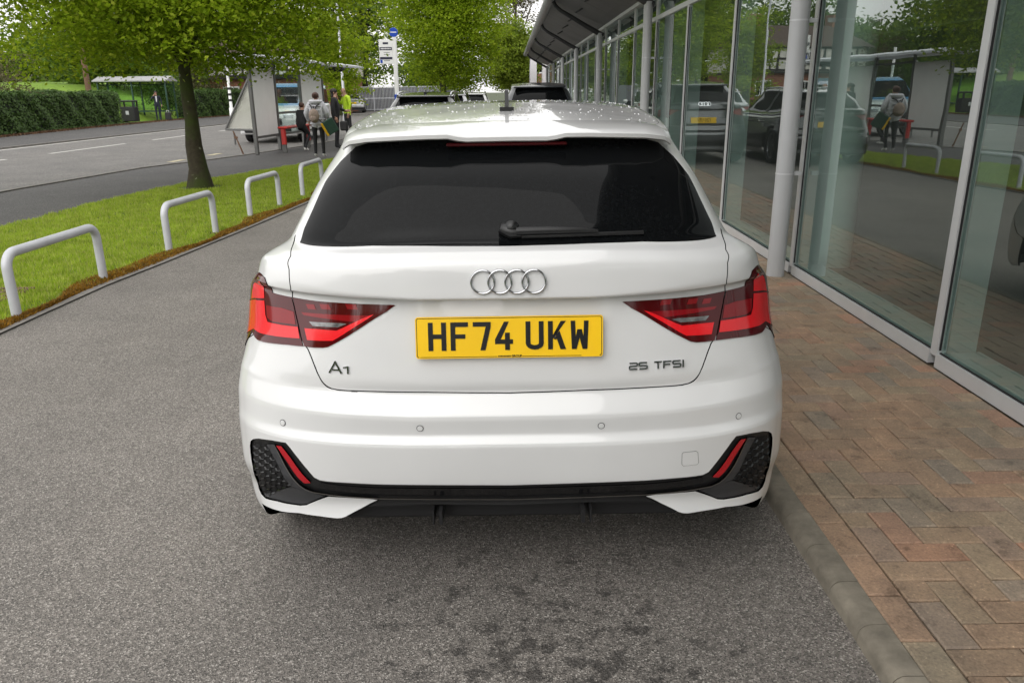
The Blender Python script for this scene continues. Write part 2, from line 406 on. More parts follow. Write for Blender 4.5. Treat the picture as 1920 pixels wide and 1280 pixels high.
# ---------------------------------------------------------------- kerb and brick paving beside the showroom
KX0, KX1, PZ, FX = .957, 1.043, .058, 2.28
kr = thing_part('pavement_kerb', None); kr['kind'] = 'structure'
prng = random.Random(3)
kmeshes = []
for i in range(6):
    b = MB(); Lk = .1965; h = PZ + .05
    prof = [(0, 0), (.003, h - .030), (.007, h - .018), (.015, h - .008), (.026, h - .002), (.036, h), (KX1 - KX0 - .002, h), (KX1 - KX0 - .002, 0)]; n = len(prof)
    V = [(p, 0, q) for p, q in prof] + [(p, Lk, q + prng.uniform(-.0003, .0003)) for p, q in prof]
    b.add(V, [tuple(range(n)), tuple(range(n, 2*n))[::-1]] + [(k, (k+1) % n, n + (k+1) % n, n + k) for k in range(n)])
    kmeshes.append(b.mesh('kerb_stone', 'kerb_stone', 50))
for k in range(210):
    o = bpy.data.objects.new('kerb_stone', prng.choice(kmeshes)); link(o, kr)
    o.location = (KX0 + prng.uniform(-.0015, .0015), -6 + k * .2, -.05 + prng.uniform(-.001, .001))
sheet('pavement', [(KX1, -12), (FX + .2, -12), (FX + .2, 52), (KX1, 52)], PZ - .010, 'sand_joint', thick=.08)
pav = bpy.data.objects['pavement']
# brick shapes: chamfered 200x100 blocks with small individual differences
def brick_mesh(i):
    r = random.Random(100 + i); b = MB(); x, y, z, c = .0983, .0483, .011, .005
    top = [(-x + c, -y + c, z), (x - c, -y + c, z), (x - c, y - c, z), (-x + c, y - c, z)]
    mid = [(-x, -y, z - c * .7), (x, -y, z - c * .7), (x, y, z - c * .7), (-x, y, z - c * .7)]
    bot = [(p[0], p[1], -.012) for p in mid]
    top = [(p[0] + r.uniform(-.0015, .0015), p[1] + r.uniform(-.0015, .0015), p[2] + r.uniform(-.0012, .0012)) for p in top]
    V = top + mid + bot
    b.add(V, [(0, 1, 2, 3)] + [(k, 4 + k, 4 + (k+1) % 4, (k+1) % 4) for k in range(4)] + [(4 + k, 8 + k, 8 + (k+1) % 4, 4 + (k+1) % 4) for k in range(4)])
    return b
bms = [brick_mesh(i) for i in range(8)]; bmm = [b.mesh('brick', 'paver') for b in bms]
half_b = MB(); 
for i in range(1): half_b.box((0, 0, -.0005), (.0965, .0965, .023), bev=.004)
hm = half_b.mesh('brick', 'paver')
slots = []      # (x, y, rotated, half)
X0 = KX1 + .1
for k in range(140): slots.append((KX1 + .05, -5 + k * .2 + .03, 1, 0))
bx0 = KX1 + .103
GW = int((FX - .02 - bx0) / .1)
def owner(i, j):
    """90 degree herringbone on a 0.1 m grid: returns (anchor cell, horizontal?)"""
    k = (i - j) % 4
    if k == 0: return (i, j, 1)
    if k == 1: return (i - 1, j, 1)
    if k == 2: return (i, j - 1, 0)
    return (i, j, 0)
seen = {}
for j in range(0, 240):
    for i in range(0, GW):
        a = owner(i, j); seen.setdefault(a, []).append((i, j))
for (ai, aj, hz), cells in seen.items():
    cx = bx0 + (sum(c[0] for c in cells) / len(cells) + .5) * .1; cy = -4 + (sum(c[1] for c in cells) / len(cells) + .5) * .1
    slots.append((cx, cy, 0 if hz else 1, 1 if len(cells) == 1 else 0))
def px_of(p):
    d = Vector(p) - Vector((0, 0, CAM_H)); f = Vector((0, math.cos(PITCH), -math.sin(PITCH))); u = Vector((0, math.sin(PITCH), math.cos(PITCH)))
    z = d.dot(f)
    return (960 + F_PX * d.x / z, 640 - F_PX * d.dot(u) / z, z) if z > .1 else (-1, -1, z)
vis = []; rest = []
for s_ in slots:
    x, y, z = px_of((s_[0], s_[1], PZ))
    (vis if z > .1 and 1380 < x < 1990 and 420 < y < 1340 else rest).append((z, s_))
vis.sort(key=lambda q: q[0])
rest += vis[300:]; vis = vis[:300]
for z, (x, y, rot, hf) in vis:
    o = bpy.data.objects.new('brick', hm if hf else prng.choice(bmm)); link(o, pav)
    o.location = (x, y, PZ - .011 + prng.uniform(-.0018, .0012)); o.rotation_euler = (prng.uniform(-.012, .012), prng.uniform(-.008, .008), (R_(90) if rot else 0) + prng.uniform(-.012, .012) + (math.pi if prng.random() < .5 else 0))
fbk = MB()
for z, (x, y, rot, hf) in rest:
    if y < -3.5: continue
    M = Matrix.Translation((x, y, PZ - .011 + prng.uniform(-.0015, .001))) @ Matrix.Rotation(R_(90) if rot else 0, 4, 'Z')
    src = half_b if hf else prng.choice(bms)
    fbk.add([M @ Vector(p) for p in src.v], src.f)
me = bpy.data.meshes.new('far_bricks'); me.from_pydata(fbk.v, [], fbk.f); me.materials.append(MATS['paver'])
tag(link(bpy.data.objects.new('far_bricks', me), pav), kind='stuff')

# ================================================================ SHOWROOM
simple('frame_metal', (.58, .59, .60), .38, .15, var=.06, scale=3)
simple('column_paint', (.46, .47, .48), .42, 0, var=.06, scale=2)
simple('soffit', (.17, .17, .175), .6, var=.1, scale=1.5)
simple('rib_paint', (.045, .046, .05), .5)
simple('gutter', (.36, .36, .37), .45, .2, var=.1, scale=2)
simple('gasket', (.012, .012, .013), .7)
simple('show_floor', (.03, .03, .03), .35, var=.2, scale=1.2)
simple('show_wall', (.10, .105, .11), .8, var=.15, scale=.7)
simple('show_dark', (.035, .036, .038), .8)
simple('white_plaster', (.70, .72, .71), .6, var=.05, scale=3)
def facade_glass():
    m, nt, b = new_mat('facade_glass')
    nt.nodes.remove(b); out = nt.nodes['Material Output']
    tr = nt.nodes.new('ShaderNodeBsdfTransparent'); tr.inputs[0].default_value = (.70, .88, .82, 1)
    gl = nt.nodes.new('ShaderNodeBsdfGlossy'); gl.inputs['Roughness'].default_value = .0; gl.inputs['Color'].default_value = (.86, .93, .91, 1)
    fr = schlick(nt, .33)
    v = coords(nt); nz = noise(nt, v, 1.3, 2); bp = N(nt, 'ShaderNodeBump', Strength=.05, Distance=.02)
    L(nt, nz.outputs[0], bp.inputs['Height']); L(nt, bp.outputs[0], gl.inputs['Normal'])
    mx = nt.nodes.new('ShaderNodeMixShader'); L(nt, fr, mx.inputs[0]); L(nt, tr.outputs[0], mx.inputs[1]); L(nt, gl.outputs[0], mx.inputs[2])
    df = nt.nodes.new('ShaderNodeBsdfDiffuse'); df.inputs[0].default_value = (.62, .72, .68, 1)
    nd = noise(nt, v, .9, 5); rd = ramp(nt, nd.outputs[0], [(.3, (.012, .012, .012)), (.7, (.040, .040, .040))])
    m2 = nt.nodes.new('ShaderNodeMixShader'); L(nt, rd.outputs[0], m2.inputs[0]); L(nt, mx.outputs[0], m2.inputs[1]); L(nt, df.outputs[0], m2.inputs[2])
    L(nt, m2.outputs[0], out.inputs['Surface'])
facade_glass()
room = thing('showroom', 'long glass fronted car showroom with a grey upswept canopy over brick paving', 'building', (FX, 3.9, PZ))
def part(name, mat, fn, smooth=False, parent=room, label=None):
    b = MB(); fn(b); 
    b.v = [(x - FX, y - 3.9, z - PZ) for x, y, z in b.v]
    o = b.build(name, mat, parent, smooth)
    return o
TZ, HZ, MOD = 2.52, 2.86, 2.2
K0, K1 = -7, 20
for k in range(K0, K1 + 1):
    Y = 3.9 + MOD * k
    mo = part('mullion', 'frame_metal', lambda b: (b.box((FX, Y, (PZ + HZ) / 2 + .03), (.05, .062, HZ - PZ - .06)), b.box((FX + .11, Y, (PZ + HZ) / 2 + .03), (.15, .055, HZ - PZ - .07))))
    if k < K1:
        Yc = Y + MOD / 2
        part('sill_rail', 'frame_metal', lambda b: (b.box((FX - .002, Yc, PZ + .040), (.056, MOD - .066, .075)), b.box((FX + .12, Yc, PZ + .045), (.17, MOD - .060, .075))))
        part('transom', 'frame_metal', lambda b: b.box((FX, Yc, TZ), (.05, MOD - .066, .06)))
        g = part('glass_pane', 'facade_glass', lambda b: b.quad((FX, Y + .03, PZ + .07), (FX, Y + MOD - .03, PZ + .07), (FX, Y + MOD - .03, TZ - .028), (FX, Y + .03, TZ - .028)))
        part('glass_pane', 'facade_glass', lambda b: b.quad((FX, Y + .03, TZ + .032), (FX, Y + MOD - .03, TZ + .032), (FX, Y + MOD - .03, HZ), (FX, Y + .03, HZ)))
        part('seal', 'gasket', lambda b: (b.box((FX - .012, Y + .037, (PZ + TZ) / 2 + .02), (.010, .006, TZ - PZ - .15)), b.box((FX - .012, Y + MOD - .037, (PZ + TZ) / 2 + .02), (.010, .006, TZ - PZ - .15)), b.box((FX - .012, Yc, PZ + .082), (.010, MOD - .088, .007))))
YA, YB = 3.9 + MOD * K0, 3.9 + MOD * K1
part('head_beam', 'frame_metal', lambda b: b.box((FX + .02, (YA + YB) / 2, HZ + .07), (.16, YB - YA, .14)))
EX, EZ = .98, 3.50
# soffit panels sweeping up to the gutter, one per bay
for k in range(K0, K1):
    Y = 3.9 + MOD * k
    def sof(b):
        n = 6; V = []
        for i in range(n + 1):
            t = i / n; x = FX - .06 + (EX - FX + .10) * t; z = HZ + .06 + (EZ - HZ - .08) * (t ** 1.15)
            V += [(x, Y + .008, z), (x, Y + MOD - .008, z), (x, Y + .008, z + .05), (x, Y + MOD - .008, z + .05)]
        for i in range(n):
            a = 4 * i
            b.add([V[a], V[a+1], V[a+5], V[a+4], V[a+2], V[a+3], V[a+7], V[a+6]], [(0, 1, 2, 3), (4, 7, 6, 5), (0, 3, 7, 4), (1, 5, 6, 2)])
    sp_ = part('soffit_panel', 'soffit', sof)
    part('downlight', 'rib_paint', lambda b: b.lathe([(0, 0), (.09, 0), (.11, .012), (.11, .03)], 16, Matrix.Translation((1.55, Y + 1.1, 3.13)) @ Matrix.Rotation(R_(-28), 4, 'Y')), parent=room)
part('roof_sheet', 'soffit', lambda b: b.add([(EX, YA, EZ + .12), (EX, YB, EZ + .12), (9, YB, EZ + .7), (9, YA, EZ + .7)], [(0, 1, 2, 3)]))
part('gutter', 'gutter', lambda b: b.tube([(EX - .02, y, EZ + .03) for y in np.linspace(YA, YB, 12)], .115, 14), 60)
COLS = [3.9 + MOD * (1 + 3 * i) - .06 for i in range(-2, 7)]
for Y in COLS:
    c = part('column', 'column_paint', lambda b: b.tube([(2.115, Y, PZ - .01), (2.115, Y, 1.05), (2.115, Y, 2.75)], .068, 24), 40)
    part('column_collar', 'frame_metal', lambda b: (b.lathe([(.0705, -.006), (.0705, .006)], 24, Matrix.Translation((2.115, Y, .86))), b.lathe([(.0705, -.006), (.0705, .006)], 24, Matrix.Translation((2.115, Y, 1.95))), b.box((2.19, Y, .86), (.10, .02, .03)), b.box((2.19, Y, 1.95), (.10, .02, .03))), parent=c)
    part('canopy_rib', 'rib_paint', lambda b: b.tube([(2.2, Y, 2.70), (2.10, Y, 2.74), (1.8, Y, 2.90), (1.45, Y, 3.10), (1.2, Y, 3.24), (1.08, Y, 3.34), (1.02, Y, 3.46)], [.05, .06, .055, .05, .045, .045, .04], 10), 60)
# interior
part('floor', 'show_floor', lambda b: b.box((FX + 5, (YA + YB) / 2, PZ - .02), (9.6, YB - YA, .04)))
part('ceiling', 'show_wall', lambda b: b.box((FX + 5, (YA + YB) / 2, HZ + .25), (9.7, YB - YA, .06)))
part('back_wall', 'show_dark', lambda b: b.box((FX + 9, (YA + YB) / 2, 1.5), (.2, YB - YA, 3.0)))
part('end_wall', 'show_wall', lambda b: b.box((FX + 4.6, YA - .1, 1.6), (9.2, .2, 3.3)))
part('end_wall', 'show_wall', lambda b: b.box((FX + 4.6, YB + .1, 1.6), (9.2, .2, 3.3)))
for i, Y in enumerate(COLS):
    part('inner_column', 'white_plaster', lambda b: b.tube([(FX + .45, Y + .36, PZ), (FX + .45, Y + .36, HZ + .2)], .13, 24), 40)
    part('display_panel', 'white_plaster', lambda b: b.box((FX + .38, Y + .95, .55), (.03, .30, .95)))
for i in range(K0, K1):
    if i % 3 == 0:
        Y = 3.9 + MOD * i
        part('display_board', 'show_wall', lambda b: b.box((FX + 4.8, Y + 1, 1.3), (.08, 1.6, 2.4), bev=.02))
# ================================================================ CARS: control net of the body, panels draped on it
def pchip(xs, Y, xq):
    xs = np.asarray(xs, float); Y = np.asarray(Y, float); h = np.diff(xs); d = np.diff(Y, axis=0) / h[:, None]
    m = np.zeros_like(Y); m[0] = d[0]; m[-1] = d[-1]
    for i in range(1, len(xs) - 1):
        w1 = 2 * h[i] + h[i - 1]; w2 = h[i] + 2 * h[i - 1]
        ok = d[i - 1] * d[i] > 0
        den = np.where(ok, w1 / np.where(ok, d[i - 1], 1) + w2 / np.where(ok, d[i], 1), 1)
        m[i] = np.where(ok, (w1 + w2) / den, 0)
    k = np.clip(np.searchsorted(xs, xq, 'right') - 1, 0, len(xs) - 2)
    t = ((xq - xs[k]) / h[k])[:, None]; H = h[k][:, None]
    return (Y[k] * (2*t**3 - 3*t**2 + 1) + Y[k+1] * (-2*t**3 + 3*t**2) + m[k] * H * (t**3 - 2*t**2 + t) + m[k+1] * H * (t**3 - t**2))
XF = [0, .25, .5, .68, .82, .92, .98]          # rear column fractions of half width
FF = [.98, .90, .70, .40, 0]                    # front
NC = len(XF) + 4 + len(FF)                      # 16 columns
def roofz(x, y, k=1.0):
    prof = np.interp(y, [.36, .42, .6, .9, 1.4, 2.0, 2.35, 2.6], [1.347, 1.365, 1.387, 1.411, 1.438, 1.440, 1.420, 1.37])
    return prof - .11 * np.abs(x) ** 2.6
ROWS = [  # zr, zcorner, zside, zfront, yc, yf, W, n, D
 (.215, .175, .17, .18, .130, 3.93, 0.835, 3.2, .55),
 (.262, .222, .21, .20, .010, 3.97, 0.862, 3.4, .55),
 (.330, .300, .26, .24, .034, 4.00, 0.882, 3.5, .55),
 (.41, .40, .34, .32, 0.007, 4.02, 0.886, 3.6, .56),
 (.518, .525, .44, .42, .000, 4.03, 0.886, 3.6, .58),
 ( 0.53, .535, .455, .44, 0.002, 4.03, 0.886, 3.6, .58),
 ( 0.557, .562, .50, .48, 0.018, 4.03, 0.885, 3.5, .57),
 (.598, .610, .54, .52, 0.0145, 4.02, 0.884, 3.5, .57),
 (.610, .622, .56, .54, 0.0155, 4.02, 0.883, 3.5, .57),
 (.664, .675, .62, .58, 0.052, 4.01, 0.873, 3.3, .54),
 (.674, .686, .64, .59, 0.054, 4.01, 0.870, 3.3, .54),
 (.702, .712, .68, .62, .050, 4.00, 0.862, 3.3, .55),
 (.80, .80, .76, .66, .062, 3.98, 0.842, 3.2, .54),
 ( 0.9365, .935, .86, .69, 0.088, 3.96, 0.824, 3.1, .52),
 ( 0.9405, .955, .88, .70, 0.052, 3.95, 0.806, 3.1, .54),
 ( 0.949, .978, .90, .71, 0.045, 3.93, 0.792, 3.1, .55),
 ( 1.036, 1.02, .93, .80, 0.056, 3.70, 0.780, 3.1, .56),
 ( 1.062, 1.044, .955, .90, 0.088, 3.38, 0.744, 3.2, .56),
 (1.080, 1.062, .975, .97, .150, 3.10, 0.709, 3.4, .54),
 (1.125, 1.105, 1.02, 1.02, .190, 3.00, 0.681, 3.6, .52),
 ( 1.235, 1.225, 1.17, 1.18, 0.295, 2.72, 0.619, 3.6, .48),
 ( 1.318, 1.312, 1.31, 1.32, 0.405, 2.48, 0.560, 3.6, .42),
 (None, 0, 0, 0, .440, 2.40, 0.527, 3.6, .40),
 (None, 0, 0, 0, .56, 2.28, 0.460, 3.2, .36),
 (None, 0, 0, 0, .78, 2.05, 0.240, 2.6, .30),
 (None, 0, 0, 0, 1.05, 1.85, 0.002, 2.2, .25),
]
NR = len(ROWS)
class Net:
    def __init__(s, sx=1.0, sy=1.0, sz=1.0, warp=None):
        P = np.zeros((NR, NC, 3))
        for r, (zr, zc, zs, zf, yc, yf, W, n, D) in enumerate(ROWS):
            xs = []; ys = []
            base = float(np.interp(zr, [.41, .52, .70, .80], [.007, .004, .040, .060])) if zr and .45 < zr < .78 else yc
            for f, fade in zip(XF, (0, 0, .1, .4, .8, 1, 1)): xs.append(W * f); ys.append(yc + (base - yc) * fade + D * (1 - (1 - f ** n) ** (1 / n)))
            Df = D if r > 15 else .5
            fx = []; fy = []
            for f in FF: fx.append(W * .985 * f); fy.append(yf - Df * (1 - (1 - f ** 2.6) ** (1 / 2.6)))
            for k, t in enumerate((.16, .42, .64, .86)):
                xs.append(W * (1.0 if k < 3 else .995)); ys.append(ys[6] + (fy[0] - ys[6]) * t) if k == 0 else ys.append(y6 + (fy[0] - y6) * t)
                if k == 0: y6 = ys[6]
            xs += fx; ys += fy
            wz = [0, 0, .35, .78, 1, 1, 1]
            for c in range(NC):
                if zr is None: z = roofz(xs[c], ys[c])
                elif c < 6: z = zr + (zc - zr) * wz[c]
                elif c == 6: z = zc + (zs - zc) * .22
                elif c == 7: z = zc + (zs - zc) * .75
                elif c <= 10: z = zs
                else: z = zs + (zf - zs) * [.25, .55, .9, 1, 1][c - 11]
                P[r, c] = (xs[c], ys[c], z)
        s.KU, s.KV = 20, 14
        uq = np.linspace(0, NC - 1, (NC - 1) * s.KU + 1); vq = np.linspace(0, NR - 1, (NR - 1) * s.KV + 1)
        A = np.stack([pchip(range(NC), P[r], uq) for r in range(NR)])            # NR, nu, 3
        T = pchip(range(NR), A.reshape(NR, -1), vq).reshape(len(vq), len(uq), 3)
        T = T * np.array([sx, sy, sz])
        if warp: T = warp(T)
        s.T = T
        du = np.gradient(T, axis=1); dv = np.gradient(T, axis=0)
        du[:, 0] = (1, 0, 0); du[:, -1] = (-1, 0, 0)
        nn = np.cross(du, dv); ln = np.linalg.norm(nn, axis=2, keepdims=True)
        nn = nn / np.maximum(ln, 1e-12); nn[-1] = (0, 0, 1)
        s.Nn = nn
        nv, nu = T.shape[:2]
        idx = np.arange(nv * nu).reshape(nv, nu)
        s.quads = np.stack([idx[:-1, :-1], idx[:-1, 1:], idx[1:, 1:], idx[1:, :-1]], -1).reshape(-1, 4)
        s.nu, s.nv = nu, nv
        s.bvh = None
    def S(s, u, v, off=0.0):
        sg = -1.0 if u < 0 else 1.0
        a = min(max(abs(u) * s.KU, 0), s.nu - 1.001); b = min(max(v * s.KV, 0), s.nv - 1.001)
        i, j = int(a), int(b); fa, fb = a - i, b - j
        def il(G): return (G[j, i] * (1 - fa) + G[j, i+1] * fa) * (1 - fb) + (G[j+1, i] * (1 - fa) + G[j+1, i+1] * fa) * fb
        p = il(s.T); n = il(s.Nn); n = n / max(np.linalg.norm(n), 1e-9)
        p = p + n * off
        return Vector((sg * p[0], p[1], p[2])), Vector((sg * n[0], n[1], n[2]))
    def tree(s):
        if s.bvh is None:
            V = s.T.reshape(-1, 3) * np.array([-1, 1, 1])          # left half
            s.bvh = BVHTree.FromPolygons([tuple(p) for p in V.tolist()], s.quads.tolist())
        return s.bvh
    def uv_of(s, fi, loc):
        j, i = divmod(fi, s.nu - 1)
        q = Vector((-loc.x, loc.y, loc.z)); best = None
        T = s.T
        a = Vector(T[j, i]); b = Vector(T[j, i+1]); c = Vector(T[j+1, i]); 
        e1 = b - a; e2 = c - a; w = q - a
        g11, g12, g22 = e1.dot(e1), e1.dot(e2), e2.dot(e2); d1, d2 = w.dot(e1), w.dot(e2)
        det = g11 * g22 - g12 * g12
        if abs(det) < 1e-18: fa = fb = .5
        else: fa = (d1 * g22 - d2 * g12) / det; fb = (d2 * g11 - d1 * g12) / det
        return ((i + min(max(fa, 0), 1)) / s.KU, (j + min(max(fb, 0), 1)) / s.KV)
    def cast(s, o, d):
        loc, no, fi, di = s.tree().ray_cast(o, d)
        return None if fi is None else s.uv_of(fi, loc)
    def side(s, y, z):
        r = s.cast(Vector((-3, y, z)), Vector((1, 0, 0)))
        return r
def bar(pts, w):
    """outline of a polyline of given half width (in pixel or uv space)"""
    n = len(pts); Lp = []; Rp = []
    for i, p in enumerate(pts):
        a = pts[max(i-1, 0)]; b = pts[min(i+1, n-1)]
        dx, dy = b[0]-a[0], b[1]-a[1]; l = math.hypot(dx, dy)
        ww = w[i] if hasattr(w, '__len__') else w
        Lp.append((p[0]-dy/l*ww, p[1]+dx/l*ww)); Rp.append((p[0]+dy/l*ww, p[1]-dx/l*ww))
    return Lp + Rp[::-1]
def panel(net, name, poly, mat, parent, off=0.0, skirt=0.012, du=.2, dv=.2, M=None):
    """fill a polygon given in (u,v) of the net; u<0 is the left half; draped with its own thickness"""
    bm = bmesh.new()
    pts = []
    for p in poly:
        if not pts or (abs(p[0]-pts[-1][0]) + abs(p[1]-pts[-1][1]) > 1e-5): pts.append(p)
    vs = [bm.verts.new((p[0], p[1], 0)) for p in pts]
    bm.faces.new(vs).normal_update(); bmesh.ops.triangulate(bm, faces=bm.faces[:], ngon_method='EAR_CLIP')
    us = [p[0] for p in poly]; vv = [p[1] for p in poly]
    for axis, lo, hi, st in ((0, min(us), max(us), du), (1, min(vv), max(vv), dv)):
        k = math.floor(lo / st) + 1
        while k * st < hi:
            co = [0, 0, 0]; no = [0, 0, 0]; co[axis] = k * st; no[axis] = 1
            bmesh.ops.bisect_plane(bm, geom=bm.verts[:] + bm.edges[:] + bm.faces[:], plane_co=co, plane_no=no, dist=1e-5)
            k += 1
    bmesh.ops.dissolve_degenerate(bm, edges=bm.edges[:], dist=1e-6)
    bm.verts.index_update()
    V = []; Nn = []
    for q in bm.verts:
        p, n = net.S(q.co.x, q.co.y, off); V.append(p); Nn.append(n)
    Fc = [[q.index for q in f.verts] for f in bm.faces]
    nb = len(Fc); loopn = []
    cen = None
    out = []
    for f in Fc:
        a, b, c = V[f[0]], V[f[1]], V[f[2]]
        g = (b - a).cross(c - a)
        if g.dot(Nn[f[0]] + Nn[f[1]] + Nn[f[2]]) < 0: f = f[::-1]
        out.append(f); loopn += [Nn[i] for i in f]
    Fc = out
    if skirt:
        dirs = {}
        for f in Fc:
            for i in range(len(f)): dirs[(f[i], f[(i+1) % len(f)])] = 1
        be = [e for e in dirs if (e[1], e[0]) not in dirs]
        for a, b in be:
            k = len(V); pa, pb = V[a], V[b]
            V += [pa.copy(), pb.copy(), pb - Nn[b] * skirt, pa - Nn[a] * skirt]; Nn += [Nn[a]] * 4
            fn = (V[k+2] - V[k]).cross(V[k+1] - V[k])
            fn = -fn.normalized() if fn.length > 1e-12 else Nn[a]
            Fc.append([k+1, k, k+3, k+2]); loopn += [fn] * 4
    me = bpy.data.meshes.new(name); me.from_pydata([tuple(p) for p in V], [], Fc); me.materials.append(MATS[mat])
    me.polygons.foreach_set('use_smooth', [True] * len(me.polygons))
    me.validate(clean_customdata=False)
    if len(me.loops) == len(loopn): me.normals_split_custom_set([tuple(n) for n in loopn])
    bm.free()
    return link(bpy.data.objects.new(name, me), parent)
def mirror_poly(half): return [(-u, v) for u, v in half]
def shell(net, name, mat, parent, off, v0=0, v1=None, hole=None):
    """whole inner body surface, both halves, as one mesh"""
    v1 = net.nv if v1 is None else v1
    st = 4
    T = (net.T + net.Nn * off)[v0:v1:st, ::st]
    nv, nu = T.shape[:2]
    A = T.reshape(-1, 3); B = A * np.array([-1, 1, 1])
    idx = np.arange(nv * nu).reshape(nv, nu)
    q = np.stack([idx[:-1, :-1], idx[:-1, 1:], idx[1:, 1:], idx[1:, :-1]], -1).reshape(-1, 4)
    if hole is not None:
        c = A[q].mean(1); q = q[~hole(c)]
    return raw_mesh(name, np.vstack([A, B]), np.vstack([q, q[:, ::-1] + nv * nu]), mat, parent, True)
# ---------------------------------------------------------------- wheels
def wheel(parent, x, y, r, w, side, spokes=5, tyre='tyre', rim='alloy'):
    M = Matrix.Translation((x, y, r)) @ Matrix.Rotation(R_(90) * side, 4, 'Y')
    g = thing_part('wheel', parent)
    rr = r * .72
    t = MB(); t.lathe([(rr, -w/2*.8), (rr + .02, -w/2), (r - .03, -w/2), (r - .005, -w/2 * .75), (r, 0), (r - .005, w/2 * .75), (r - .03, w/2), (rr + .02, w/2), (rr, w/2*.8)], 36, M, True)
    t.build('tyre', tyre, g, 35)
    k = MB(); k.lathe([(rr, -w/2 * .8), (rr, w/2 * .8), (rr - .018, w/2 * .82), (rr - .022, w/2*.5), (rr - .03, -w/2 * .8)], 36, M, True)
    for i in range(spokes):
        a = 2 * math.pi * i / spokes
        for da in (-.16, .16):
            Ms = M @ Matrix.Rotation(a + da, 4, 'Z')
            k.prism([(.03, -.018), (rr - .01, -.022), (rr - .01, .022), (.03, .018)], .025, Ms @ Matrix.Translation((0, 0, w/2 * .55)))
    k.lathe([(.0, w/2*.75), (.05, w/2*.75), (.07, w/2*.6), (.07, w/2*.3), (0, w/2*.3)], 20, M)
    k.build('rim', rim, g, 35)
    d = MB(); d.lathe([(0, 0), (rr * .75, 0), (rr * .75, .02), (0, .02)], 28, M); d.build('brake_disc', 'steel', g, 35)
    return g
# ---------------------------------------------------------------- car materials
def paint(name, col, rough=.25, flake=0.0):
    m, nt, b = new_mat(name)
    v = coords(nt); nz = noise(nt, v, 3.0, 3)
    r = ramp(nt, nz.outputs[0], [(.3, tuple(c * .97 for c in col)), (.7, tuple(min(1, c * 1.02) for c in col))])
    L(nt, r.outputs[0], b.inputs['Base Color'])
    b.inputs['Roughness'].default_value = rough; b.inputs['Metallic'].default_value = flake
    b.inputs['Coat Weight'].default_value = 1.0; b.inputs['Coat Roughness'].default_value = .02; b.inputs['Coat IOR'].default_value = 1.55
    return m
paint('white_paint', (.70, .705, .705), .35)
paint('grey_paint', (.045, .05, .055), .3, .5)
paint('black_paint', (.012, .013, .015), .25, .2)
paint('silver_paint', (.42, .43, .44), .3, .7)
paint('blue_paint', (.05, .22, .45), .3, .1)
simple('gap_black', (.006, .006, .007), .7)
simple('trim_black', (.009, .0092, .010), .38, var=.15, scale=60)
simple('trim_gloss', (.006, .006, .007), .10)
simple('trim_grey', (.045, .046, .05), .42, var=.1, scale=40)
simple('tyre', (.014, .014, .015), .8, var=.3, scale=30, bmp=.3)
simple('alloy', (.42, .43, .45), .28, 1.0)
simple('steel', (.30, .29, .28), .4, 1.0, var=.2)
simple('chrome', (.56, .57, .59), .12, 1.0)
simple('lamp_dark', (.075, .0015, .004), .06, coat=.6)
simple('lamp_mid', (.24, .003, .008), .08, coat=.6)
simple('brake_strip', (.05, .001, .003), .15)
simple('lamp_red', (.85, .008, .016), .18, coat=1.0)
simple('lamp_clear', (.30, .29, .30), .12, .6, coat=1.0, var=.5, scale=45)
simple('reflector_red', (.42, .004, .012), .25, coat=.4)
simple('plate_yellow', (.93, .57, .003), .35, coat=.5, var=.04, scale=10)
simple('plate_white', (.75, .75, .73), .35, coat=.5)
simple('plate_ink', (.012, .012, .013), .25)
simple('headlamp', (.55, .57, .6), .08, .3, coat=1.0, var=.4, scale=12)
def glass_dark(name, col=(.008, .009, .010)):
    m, nt, b = new_mat(name)
    v = coords(nt); nz = noise(nt, v, 90, 2)
    r = ramp(nt, nz.outputs[0], [(.45, col), (.9, tuple(c * 1.8 for c in col))])
    L(nt, r.outputs[0], b.inputs['Base Color'])
    b.inputs['Roughness'].default_value = .025; b.inputs['IOR'].default_value = 1.25
    return m
glass_dark('privacy_glass', (.004, .0045, .005))

# ================================================================ HERO CAR
CAR_X, CAR_Y, CAR_TILT = -0.004, 1.985, R_(0.25)
hero = thing('parked_car', 'white hatchback with yellow rear number plate parked beside the low brick kerb', 'car', (CAR_X, CAR_Y, 0))
hero.rotation_euler = (0, -CAR_TILT, 0)
hero_M = Matrix.Translation((CAR_X, CAR_Y, 0)) @ Matrix.Rotation(-CAR_TILT, 4, 'Y')
HI = hero_M.inverted()
net = Net()
cam_l = HI @ Vector((0, 0, CAM_H))
def hit(px, py):
    """(u,v) on the left half of the body seen at a photograph pixel"""
    px = min(px, 945)
    for k in range(60):
        d = HI.to_3x3() @ ray(px + (k * .75 if px < 860 else -k * .75), py)
        r = net.cast(cam_l, d.normalized())
        if r: return (-r[0], r[1])
    raise RuntimeError('no hit %s %s' % (px, py))
def H(*pts): return [hit(*p) for p in pts]
def sym(half): return half + [(-u, v) for u, v in half[::-1]]
def both(name, half, mat, parent, **kw):
    a = panel(net, name, half, mat, parent, **kw); b = panel(net, name, [(-u, v) for u, v in half], mat, parent, **kw)
    return a, b
def zero(p): return (0.0, p[1])
WC_R, WC_F, ARCH = (.63, .312), (3.19, .312), .352
def arch_pts(c, a0, a1, n=14, r=ARCH):
    out = []
    for i in range(n + 1):
        a = R_(a0 + (a1 - a0) * i / n)
        q = net.side(c[0] + r * math.cos(a), c[1] + r * math.sin(a))
        if q: out.append((-q[0], q[1]))
    return out
def in_arch(c):
    m = np.zeros(len(c), bool)
    for w in (WC_R, WC_F): m |= ((c[:, 1] - w[0]) ** 2 + (c[:, 2] - w[1]) ** 2 < (ARCH + .02) ** 2) & (np.abs(c[:, 0]) > .5)
    return m
shell(net, 'inner_body', 'gap_black', hero, -.011, 26, hole=in_arch)
